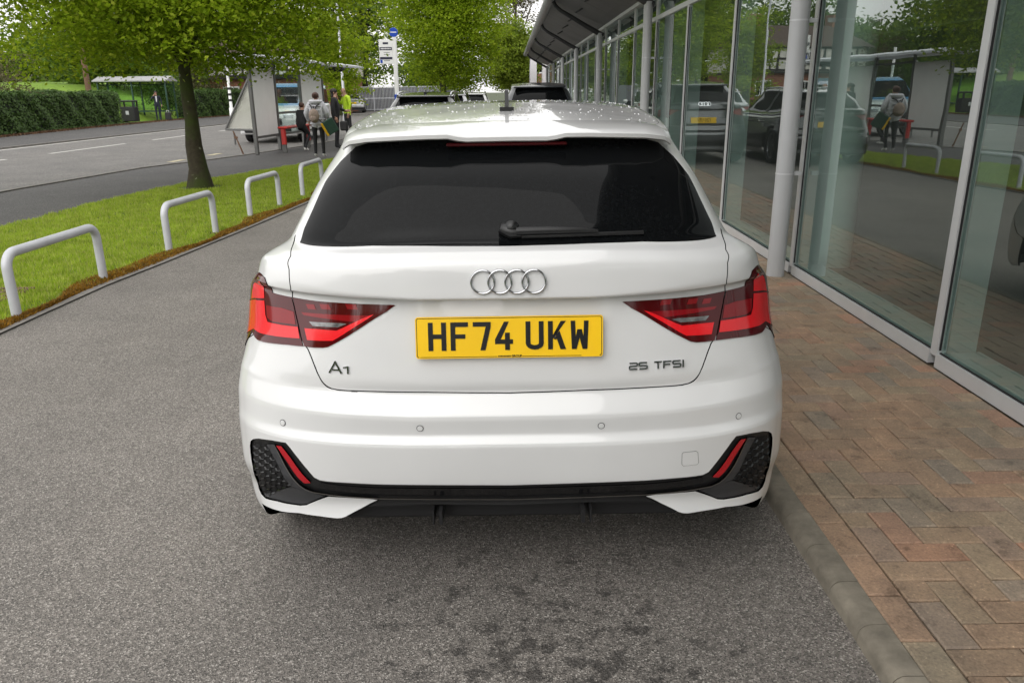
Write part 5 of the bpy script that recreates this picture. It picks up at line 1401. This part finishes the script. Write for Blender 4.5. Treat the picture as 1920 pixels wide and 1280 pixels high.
# ---------------------------------------------------------------- far green shelter, bin
fsx, fsy = -25.6, 51.8
gs = thing('bus_shelter', 'dark green framed bus shelter across the road beside the hedge', 'bus shelter', (fsx, fsy, 0), R_(-90))
for x, y in ((0, 0), (0, 2.1), (1.25, 0), (1.25, 2.1), (0, 4.2), (1.25, 4.2)):
    b = MB(); b.box((x, y, 1.15), (.08, .08, 2.3)); b.build('post', 'shelter_green', gs)
for y0, y1 in ((.05, 2.05), (2.15, 4.15)):
    b = MB(); b.box((0, (y0 + y1) / 2, 1.35), (.02, y1 - y0, 1.5)); b.build('glass_panel', 'green_glass', gs)
    b = MB(); b.box((0, (y0 + y1) / 2, .52), (.05, y1 - y0, .06)); b.box((0, (y0 + y1) / 2, 2.13), (.05, y1 - y0, .06)); b.build('rail', 'shelter_green', gs)
b = MB(); b.box((.6, 0, 1.35), (1.15, .02, 1.5)); b.build('glass_panel', 'green_glass', gs)
b = MB(); b.box((.6, 0, .52), (1.15, .05, .06)); b.box((.6, -.002, 2.13), (1.15, .05, .06)); b.build('rail', 'shelter_green', gs)
b = MB(); pr = [(-.2, 2.30), (1.5, 2.30), (1.5, 2.36), (.6, 2.62), (-.2, 2.36)]; n = len(pr)
b.add([(x, -.2, z) for x, z in pr] + [(x, 4.4, z) for x, z in pr], [tuple(range(n)), tuple(range(n, 2*n))[::-1]] + [(i, (i+1) % n, n + (i+1) % n, n + i) for i in range(n)]); b.build('roof', 'gutter', gs)
b = MB(); b.box((.35, 2.1, .5), (.28, 3.6, .05)); b.box((.35, 1.0, .25), (.06, .06, .5)); b.box((.35, 3.2, .25), (.06, .06, .5)); b.build('seat', 'shelter_green', gs)
lb_ = thing('litter_bin', 'black square litter bin at the hedge end on the far pavement', 'bin', (-22.75, 48.2, 0))
b = MB(); b.box((0, 0, .42), (.85, .62, .84), bev=.04); b.build('body', 'bin_black', lb_)
b = MB(); b.box((0, 0, 1.16), (.9, .66, .10), bev=.04); b.build('lid', 'bin_black', lb_)
for x in (-.38, .38):
    for y in (-.26, .26): MB().box((x, y, .98), (.07, .07, .28)).build('corner_post', 'bin_black', lb_)
b = MB(); b.box((.0, -.315, .5), (.18, .008, .22)); b.build('emblem', 'galv_grey', lb_)
# ---------------------------------------------------------------- van behind the shelter
van = thing('van', 'white and blue minibus van waiting at the kerb behind the shelter glass', 'van', (-7.75, 25.6, -.03))
def vloft(b, secs):
    n = len(secs[0]); V = [p for s in secs for p in s]; Fc = []
    for i in range(len(secs) - 1):
        for j in range(n): Fc.append((i*n + j, i*n + (j+1) % n, (i+1)*n + (j+1) % n, (i+1)*n + j))
    Fc += [tuple(range(n))[::-1], tuple((len(secs)-1)*n + j for j in range(n))]
    b.add(V, Fc)
def vsec(y, w, z0, z1, r=.12, tw=.0):
    o = []
    for sx, z, ax in ((1, z0, 1), (1, z1, 0), (-1, z1, 0), (-1, z0, 1)):
        ww = w if z == z0 else w - tw
        if z == z0: o += [(sx * ww, y, z + r * .4), (sx * (ww - r * .4), y, z)] if sx < 0 else [(sx * (ww - r * .4), y, z), (sx * ww, y, z + r * .4)]
        else: o += [(sx * ww, y, z - r), (sx * (ww - r), y, z)] if sx > 0 else [(sx * (ww - r), y, z), (sx * ww, y, z - r)]
    return o
b = MB(); vloft(b, [vsec(0, .80, .32, .80, .08), vsec(.06, .90, .28, .92, .08), vsec(.35, .95, .27, 1.05, .08), vsec(.75, .97, .27, 1.14, .06), vsec(.9, .97, .27, 1.16, .06), vsec(4.9, .97, .27, 1.16, .06), vsec(5.0, .95, .30, 1.1, .05)]); b.build('body', 'white_paint', van, 40)
b = MB(); vloft(b, [vsec(.80, .94, 1.10, 1.18, .03), vsec(1.35, .90, 1.10, 1.72, .08, .06), vsec(1.6, .90, 1.10, 1.84, .1, .08), vsec(4.9, .92, 1.10, 1.88, .1, .09), vsec(4.98, .90, 1.1, 1.8, .1, .08)]); b.build('cab', 'blue_paint', van, 40)
b = MB(); b.add([(-.82, .86, 1.20), (.82, .86, 1.20), (.78, 1.36, 1.70), (-.78, 1.36, 1.70)], [(0, 1, 2, 3)]); b.v = [(x, y - .03, z + .02) for x, y, z in b.v]; b.build('windscreen', 'privacy_glass', van)
for s in (-1, 1):
    for y0, y1 in ((1.3, 2.2), (2.35, 3.5), (3.6, 4.75)):
        b = MB(); b.add([(s * .945, y0, 1.2), (s * .945, y1, 1.2), (s * .90, y1, 1.66), (s * .90, y0 + .15, 1.66)], [(0, 1, 2, 3)]); b.build('side_window', 'privacy_glass', van)
    b = MB(); b.box((s * .68, .04, .82), (.34, .1, .16), bev=.04); b.build('headlamp', 'headlamp', van)
    b = MB(); b.box((s * 1.06, 1.05, 1.25), (.18, .12, .26), bev=.05); b.build('door_mirror', 'trim_black', van)
    for y in (.95, 4.1): wheel(van, s * .86, y, .34, .21, s)
b = MB(); b.box((0, -.01, .66), (.95, .06, .2), bev=.02); b.build('radiator_grille', 'trim_black', van)
b = MB(); b.box((0, .02, .40), (1.5, .12, .14), bev=.03); b.build('bumper', 'trim_black', van)
b = MB(); b.box((0, -.03, .50), (.52, .012, .11)); b.build('number_plate', 'plate_white', van)
b = MB(); b.lathe([(0, .01), (.11, .01), (.11, 0), (0, 0)], 24, Matrix.Translation((0, -.045, .70)) @ Matrix.Rotation(R_(90), 4, 'X') @ Matrix.Diagonal((1, .5, 1, 1))); b.build('emblem', 'sign_blue', van)
# white car beyond, mostly hidden
make_car('parked_car', 'white car on the road half hidden by the glazed screen', (-12.7, 40, -.03), 'white_paint', 1.0, 1.0, 1.0, rails=False)
make_car('parked_car', 'silver car on the far road in front of the mesh fence', (-12.4, 64, -.03), 'silver_paint', 1.0, 1.0, 1.0, rails=False, rz=R_(8))
# ---------------------------------------------------------------- mesh fence and log wall far ahead
mf = thing('mesh_fence', 'grey steel mesh fence panels across the far side of the road', 'fence', (-19, 68, 0))
for k in range(8):
    x = k * 1.9
    b = MB(); b.tube([(x, 0, 0), (x, 0, 2.0)], .04, 6); b.build('post', 'galv_grey', mf)
    if k < 7:
        fr = MB()
        for z in (.15, 1.05, 1.95): fr.tube([(x, 0, z), (x + 1.9, 0, z)], .025, 5)
        for j in range(1, 16): fr.tube([(x + j * 1.9 / 16, 0, .15), (x + j * 1.9 / 16, 0, 1.95)], .012, 4)
        fr.build('mesh_panel', 'galv_grey', mf)
hb = thing('hoarding', 'dark grey site hoarding behind the mesh fence', 'hoarding', (-19, 70, 0))
for k in range(7): MB().box((1.0 + k * 2.02, 0, .95), (2.0, .05, 1.9)).build('board', 'show_wall', hb)
lw = thing('log_wall', 'low wall of brown upright logs by the far road edge', 'wall', (-14.4, 62, 0))
for k in range(10):
    b = MB(); b.tube([(k * .24, 0, -.1), (k * .24, 0, .62 + .08 * math.sin(k * 2.1))], .115, 9); b.build('log', 'wood', lw)
# ---------------------------------------------------------------- half-timbered house and brick gable
hs = thing('timbered_house', 'half-timbered house with brick ground floor and dark tiled roof behind the trees', 'house', (-19.5, 66.5, 0), R_(-12))
MB().box((0, 3, 1.35), (11, 6, 2.7)).build('wall', 'brick_wall', hs)
up = MB().box((0, 3, 3.75), (11.2, 6.2, 1.9)).build('upper_wall', 'render_white', hs)
MB().box((0, 2.95, 2.72), (11.4, 6.5, .14)).build('bressumer', 'timber_black', hs)
for k in range(15): MB().box((-5.5 + k * .79, -.13, 3.75), (.16, .06, 1.88)).build('timber', 'timber_black', up)
for z in (2.9, 3.75, 4.6): MB().box((0, -.135, z), (11.2, .07, .15)).build('timber', 'timber_black', up)
for x in (-3.6, 0, 3.6):
    for z, h_ in ((3.85, 1.0), (1.5, 1.2)):
        w_ = MB().box((x, -.16 if z > 3 else -.02, z), (1.5, .08, h_), bev=.01).build('window', 'sign_white', hs)
        for j in (-1, 0, 1): MB().box((x + j * .46, (-.16 if z > 3 else -.02) - .045, z), (.38, .02, h_ - .2)).build('pane', 'privacy_glass', w_)
rfm = MB(); rfm.add([(-5.9, -.4, 4.68), (5.9, -.4, 4.68), (5.9, 6.4, 4.68), (-5.9, 6.4, 4.68), (-4.6, 3, 6.5), (4.6, 3, 6.5)], [(0, 1, 5, 4), (1, 2, 5), (2, 3, 4, 5), (3, 0, 4), (0, 3, 2, 1)]); ro = rfm.build('roof', 'roof_tile', hs)
for x in (-4.2, 3.2): MB().box((x, 3.2, 6.6), (.8, .8, 1.5)).build('chimney', 'brick_wall', ro)
gb = thing('brick_house', 'red brick house gable beyond the end of the showroom', 'house', (3.6, 66, 0))
MB().box((0, 3, 2.4), (5, 6, 4.8)).build('wall', 'brick_wall', gb)
rfm = MB(); rfm.add([(-2.8, -.3, 4.75), (2.8, -.3, 4.75), (0, -.3, 7.2), (-2.8, 6.3, 4.75), (2.8, 6.3, 4.75), (0, 6.3, 7.2)], [(0, 1, 2), (3, 5, 4), (0, 2, 5, 3), (1, 4, 5, 2), (0, 3, 4, 1)]); rfm.build('roof', 'roof_tile', gb)
for x in (-1.2, 1.2):
    w_ = MB().box((x, -.03, 3.4), (1.0, .08, 1.1)).build('window', 'sign_white', gb); MB().box((x, -.08, 3.4), (.8, .02, .9)).build('pane', 'privacy_glass', w_)
def feather(x, y, h, label, dx):
    o = thing('feather_flag', label, 'flag', (x, y, 0), 0, 'feather flags at the showroom end')
    pa = [(0, 0, 0), (0, 0, h * .7), (.05, 0, h * .9), (.22, 0, h * .99), (.45, 0, h)]
    b = MB(); b.tube(pa, .018, 6); b.build('mast', 'galv_grey', o)
    n = 10; V = []
    for i in range(n + 1):
        t = i / n; z = .5 + (h - .5) * t
        xl = .02 + .40 * max(0, (t - .82) / .18) ** 2; xr = .42 if t > .25 else .10 + .32 * (t / .25)
        if t > .93: xr = max(xl + .04, .46)
        for q in range(4): xx_ = xl + (xr - xl) * q / 3; V.append((xx_, .03 * math.sin(z * 2 + q), z))
    Fc = [(i*4 + q, i*4 + q + 1, (i+1)*4 + q + 1, (i+1)*4 + q) for i in range(n) for q in range(3)]
    b = MB(); b.add(V, Fc)
    b.m = [1 if (f // 3) < 3 else 0 for f in range(len(Fc))]
    b.build('banner', ['flag_white', 'pink_print'], o, True)
feather(1.25, 49.5, 4.0, 'white feather flag with pink foot clear of the showroom columns', 0)
feather(2.05, 51, 3.8, 'white feather flag with pink foot next to the showroom corner', 0)

# ================================================================ PEOPLE
for nm, c, ro_ in (('skin', (.42, .24, .17), .5), ('skin_dark', (.12, .065, .045), .5), ('hair_dark', (.018, .012, .010), .6), ('hair_brown', (.07, .03, .02), .6), ('cloth_black', (.014, .014, .016), .85), ('cloth_navy', (.016, .02, .035), .8), ('cloth_grey', (.56, .56, .60), .75), ('cloth_charcoal', (.03, .03, .033), .85), ('shoe_white', (.70, .69, .66), .6), ('shirt_white', (.65, .66, .68), .7), ('hi_vis', (.50, .72, .02), .6), ('bag_tan', (.30, .23, .19), .8), ('bag_green', (.02, .06, .04), .6), ('bag_yellow', (.72, .42, .01), .5), ('bag_black', (.02, .02, .021), .6)):
    simple(nm, c, ro_, var=.12, scale=18, bmp=.15)
def person(label, loc, rz, h, J, mats, sit=False):
    """one continuous skinned figure; J overrides joint positions (metres for a 1.7 m person, facing -y)"""
    root = thing('person', label, 'person', loc, rz); s = h / 1.7
    B = dict(pel=(0, 0, .95), bel=(0, -.01, 1.08), che=(0, .0, 1.28), nec=(0, .01, 1.45), jaw=(0, -.015, 1.53), hea=(0, -.005, 1.60), top=(0, .005, 1.665), nos=(0, -.105, 1.575))
    for sd, k in (('l', 1), ('r', -1)):
        B.update({sd + 'sh': (k * .175, .01, 1.40), sd + 'el': (k * .245, .03, 1.14), sd + 'wr': (k * .25, -.04, .92), sd + 'pa': (k * .25, -.055, .85),
                  sd + 'hi': (k * .095, 0, .90), sd + 'kn': (k * .105, -.015, .50), sd + 'an': (k * .11, .03, .09), sd + 'to': (k * .125, -.12, .04), sd + 'he': (k * .11, .055, .045)})
    B.update(J)
    for sd, k in (('l', 1), ('r', -1)):
        w, p = Vector(B[sd + 'wr']), Vector(B[sd + 'pa']); d = (p - w).normalized(); side = d.cross(Vector((1, 0, 0))); side = side.normalized() if side.length > .1 else Vector((0, 1, 0))
        for i in range(4):
            o = (i - 1.5) * .019; l = (.060, .072, .068, .052)[i]
            a = p + side * o + d * .03; B[sd + 'f%da' % i] = tuple(a); B[sd + 'f%db' % i] = tuple(a + d * l + Vector((-k * .018, 0, 0)))
        B[sd + 'tha'] = tuple(w.lerp(p, .45) + side * -.035); B[sd + 'thb'] = tuple(w.lerp(p, .45) + side * -.055 + d * .045)
    rad = dict(pel=(.15, .115), bel=(.14, .11), che=(.165, .115), nec=(.055, .055), jaw=(.06, .068), hea=(.076, .092), top=(.05, .06), nos=(.012, .012))
    rl = dict(sh=.07, el=.048, wr=.032, pa=.036, hi=.095, kn=.06, an=.042, to=.034, he=.038, tha=.012, thb=.009)
    bulk = mats.get('bulk', 0)
    E = [('pel', 'bel'), ('bel', 'che'), ('che', 'nec'), ('nec', 'jaw'), ('jaw', 'hea'), ('hea', 'top'), ('hea', 'nos')]
    for sd in 'lr':
        E += [('che', sd + 'sh'), (sd + 'sh', sd + 'el'), (sd + 'el', sd + 'wr'), (sd + 'wr', sd + 'pa'), ('pel', sd + 'hi'), (sd + 'hi', sd + 'kn'), (sd + 'kn', sd + 'an'), (sd + 'an', sd + 'to'), (sd + 'an', sd + 'he'), (sd + 'wr', sd + 'tha'), (sd + 'tha', sd + 'thb')]
        for i in range(4): E += [(sd + 'pa', sd + 'f%da' % i), (sd + 'f%da' % i, sd + 'f%db' % i)]
    names = list(B); ix = {n: i for i, n in enumerate(names)}
    me = bpy.data.meshes.new('body'); me.from_pydata([tuple(Vector(B[n]) * s) for n in names], [(ix[a], ix[b]) for a, b in E], [])
    ob = bpy.data.objects.new('body', me); COL.objects.link(ob)
    md = ob.modifiers.new('skin', 'SKIN'); md.use_smooth_shade = True
    sv = me.skin_vertices[0].data
    for n in names:
        r = rad.get(n) or ((rl.get(n[1:], .0095),) * 2)
        r = (r[0] * s, r[1] * s)
        if bulk and n in ('pel', 'bel', 'che'): r = (r[0] + bulk, r[1] + bulk)
        if bulk and n[1:] in ('sh', 'el'): r = (r[0] + bulk * .6, r[1] + bulk * .6)
        sv[ix[n]].radius = r; sv[ix[n]].use_root = (n == 'pel')
    ob.modifiers.new('sub', 'SUBSURF').levels = 1
    dg = bpy.context.evaluated_depsgraph_get(); m2 = bpy.data.meshes.new_from_object(ob.evaluated_get(dg))
    bpy.data.objects.remove(ob); m2.name = 'body'
    # cloth regions by nearest limb
    slots_ = ['top', 'legs', 'shoes', 'skin']
    for q in slots_: m2.materials.append(MATS[mats[q]])
    reg = {}
    for a, b in E:
        n = b
        if n in ('bel', 'che') or n[1:] in ('sh', 'el') : k = 0
        elif n[1:] == 'wr': k = 0
        elif n in ('nec', 'jaw', 'hea', 'top', 'nos') or n[1:] in ('pa', 'tha', 'thb') or n[1:2] == 'f': k = 3
        elif n[1:] in ('to', 'he'): k = 2
        else: k = 1
        if (a, b) == ('che', 'nec'): k = 0
        reg[(a, b)] = k
    segs = [(Vector(B[a]) * s, Vector(B[b]) * s, k) for (a, b), k in reg.items()]
    for p in m2.polygons:
        c = p.center; best = (9, 0)
        for a, b, k in segs:
            d = b - a; t = max(0, min(1, (c - a).dot(d) / max(d.length_squared, 1e-9))); dist = (c - a - d * t).length
            if dist < best[0]: best = (dist, k)
        k = best[1]
        if k == 1 and not sit and c.z > mats.get('hem', .88) * s: k = 0
        if k == 0 and c.z > 1.455 * s and not sit and abs(c.x) < .08: k = 3
        p.material_index = k; p.use_smooth = True
    link(bpy.data.objects.new('body', m2), root)
    H0 = Vector(B['hea']) * s
    fwd = (Vector(B['nos']) - Vector(B['hea'])); fwd.z = 0; fwd.normalize(); rt = fwd.cross(Vector((0, 0, 1)))
    for k in (-1, 1):
        MB().ball(H0 + rt * k * .032 * s + fwd * .082 * s + Vector((0, 0, .0)), .009 * s, 8, 6).build('eye', 'hair_dark', root)
        MB().ball(H0 + rt * k * .080 * s + Vector((0, 0, -.01)), (.012 * s, .02 * s, .03 * s), 8, 6).build('ear', mats['skin'], root)
    MB().ball(H0 + fwd * .078 * s + Vector((0, 0, -.065 * s)), (.022 * s, .01 * s, .006 * s), 8, 6).build('mouth', 'bench_red', root)
    hr = MB()
    if mats.get('hair'):
        hr.ball(H0 - fwd * .018 * s + Vector((0, 0, .028 * s)), (.093 * s, .102 * s, .088 * s), 16, 10)
        if mats.get('long'): hr.ball(H0 - fwd * .055 * s + Vector((0, 0, -.11 * s)), (.085 * s, .055 * s, .17 * s), 14, 10)
        if mats.get('bun'): hr.ball(H0 - fwd * .09 * s + Vector((0, 0, .05 * s)), .05 * s, 12, 8)
        hr.build('hair', mats['hair'], root, True)
    return root, s
away = {}
def turn(d): return {k: (-x, -y, z) for k, (x, y, z) in d.items()}
# woman in a pale padded coat, seen from behind (faces +y -> rotate 180)
wloc = gp(601, 296)
pw, s_ = person('person in a pale grey padded coat and black leggings, back turned, with a rucksack', wloc, R_(180), 1.50, {'lel': (.29, .03, 1.16), 'rel': (-.29, .03, 1.16), 'lwr': (.27, -.10, .96), 'rwr': (-.27, -.10, .96), 'lpa': (.25, -.14, .90), 'rpa': (-.25, -.14, .90)}, dict(top='cloth_grey', legs='cloth_black', shoes='shoe_white', skin='skin', hair='hair_brown', bun=True, bulk=.045, hem=.80))
hd = MB(); hd.lathe([(.10, -.04), (.15, -.02), (.165, .02), (.13, .06), (.10, .05)], 20, Matrix.Translation((0, .02, 1.285)) @ Matrix.Diagonal((1.05, .85, 1, 1))); hd.build('hood', 'cloth_grey', pw, True)
for z in (.80, .90, 1.0, 1.1, 1.2): 
    b = MB(); b.lathe([(.175, -.018), (.188, 0), (.175, .018)], 24, Matrix.Translation((0, 0, z)) @ Matrix.Diagonal((1, .84, 1, 1))); b.build('coat_baffle', 'cloth_grey', pw, True)
bk_ = thing('rucksack', 'small beige rucksack worn on the pale grey coat', 'rucksack', wloc + Vector((-.02, -.20, .98)))
b = MB(); b.ball((0, -.02, 0), (.125, .085, .165), 16, 12); b.build('bag', 'bag_tan', bk_, True)
b = MB(); b.ball((0, -.085, -.06), (.085, .035, .07), 12, 8); b.build('pocket', 'bag_tan', bk_, True)
for k in (-1, 1):
    b = MB(); b.tube([(k * .03, .0, .15), (k * .07, .04, .23), (k * .12, .10, .26)], .012, 6); b.build('strap', 'cloth_charcoal', bk_)
sb_ = thing('shoulder_bag', 'dark green and yellow flat bag hanging at the side of the pale coat', 'bag', wloc + Vector((.30, -.12, .72)), R_(25))
sb_.rotation_euler = (0, R_(-28), R_(25))
MB().box((.03, 0, 0), (.28, .07, .34), bev=.015).build('bag', 'bag_green', sb_)
MB().box((-.125, -.002, 0), (.045, .076, .33), bev=.01).build('edge_band', 'bag_yellow', sb_)
b = MB(); b.tube([(-.1, 0, .17), (-.14, .05, .40), (-.06, .08, .58)], .010, 6); b.build('strap', 'cloth_black', sb_)
# seated child in black, seen from behind on the bench
kl = gp(569, 284)
kid, s2 = person('child in a black hooded top sitting on the red bench', (kl.x - .02, kl.y + .05, .0), R_(150), 1.35, {
 'pel': (0, 0, .86), 'bel': (0, -.04, .98), 'che': (0, -.08, 1.17), 'nec': (0, -.11, 1.33), 'jaw': (0, -.14, 1.41), 'hea': (0, -.13, 1.48), 'top': (0, -.12, 1.545), 'nos': (0, -.23, 1.45),
 'lsh': (.16, -.09, 1.28), 'rsh': (-.16, -.09, 1.28), 'lel': (.21, -.16, 1.05), 'rel': (-.21, -.16, 1.05), 'lwr': (.12, -.33, .98), 'rwr': (-.12, -.33, .98), 'lpa': (.08, -.39, .97), 'rpa': (-.08, -.39, .97),
 'lhi': (.09, -.02, .82), 'rhi': (-.09, -.02, .82), 'lkn': (.11, -.30, .62), 'rkn': (-.11, -.26, .55), 'lan': (.12, -.22, .10), 'ran': (-.12, .02, .10), 'lto': (.13, -.37, .04), 'rto': (-.13, -.13, .04), 'lhe': (.12, -.19, .045), 'rhe': (-.12, .05, .045)},
 dict(top='cloth_black', legs='cloth_black', shoes='shoe_white', skin='skin', hair='hair_brown', bulk=.02), sit=True)
# person in black with long dark hair, behind the grey coat
dl = gp(634, 279)
pd_, s3 = person('person in a long black coat with long dark hair carrying a black bag', dl, R_(95), 1.60, {'lel': (.24, -.06, 1.16), 'lwr': (.20, -.26, 1.08), 'lpa': (.19, -.33, 1.08)}, dict(top='cloth_black', legs='cloth_black', shoes='cloth_black', skin='skin', hair='hair_dark', long=True, bulk=.02, hem=.7))
hbg = thing('handbag', 'black handbag beside the long black coat', 'bag', dl + Vector((.22, -.05, .62)))
MB().box((0, 0, 0), (.20, .12, .26), bev=.03).build('bag', 'bag_black', hbg); b = MB(); b.tube([(-.07, 0, .12), (-.05, 0, .32), (.05, 0, .32), (.07, 0, .12)], .01, 6); b.build('handle', 'bag_black', hbg)
# man in a hi-vis top leaning
hl_ = gp(655, 268)
ph, s4 = person('person in a bright yellow hi-vis top and dark trousers turned to the group', hl_, R_(-60), 1.68, {'rel': (-.24, -.10, 1.18), 'rwr': (-.10, -.24, 1.30), 'rpa': (-.06, -.27, 1.36), 'lan': (.16, .16, .09), 'lto': (.17, .02, .04), 'lhe': (.16, .19, .045), 'lkn': (.12, .03, .50), 'nec': (0, -.03, 1.45), 'jaw': (0, -.07, 1.52), 'hea': (0, -.06, 1.59), 'top': (0, -.05, 1.655), 'nos': (0, -.165, 1.565)}, dict(top='hi_vis', legs='cloth_charcoal', shoes='cloth_black', skin='skin'))
# suited man across the road
ml = gp(299, 226)
pm, s5 = person('person in a dark suit and white shirt standing by the green shelter', ml, R_(20), 1.72, {'rel': (-.27, -.12, 1.22), 'rwr': (-.13, -.19, 1.42), 'rpa': (-.10, -.16, 1.48)}, dict(top='cloth_navy', legs='cloth_navy', shoes='cloth_black', skin='skin', hair='hair_dark'))
b = MB(); b.prism([(-.05, 0), (.05, 0), (.02, -.34), (-.02, -.34)], .02, Matrix.Translation((0, -.125, 1.42)) @ Matrix(((1, 0, 0, 0), (0, 0, -1, 0), (0, 1, 0, 0), (0, 0, 0, 1)))); b.build('shirt_front', 'shirt_white', pm)
cs = thing('briefcase', 'black case with pale tag standing by the suited person', 'bag', ml + Vector((.62, -.1, 0)))
MB().box((0, 0, .24), (.34, .20, .48), bev=.04).build('case', 'bag_black', cs); b = MB(); b.tube([(-.08, 0, .47), (-.07, 0, .58), (.07, 0, .58), (.08, 0, .47)], .013, 6); b.build('handle', 'shoe_white', cs)
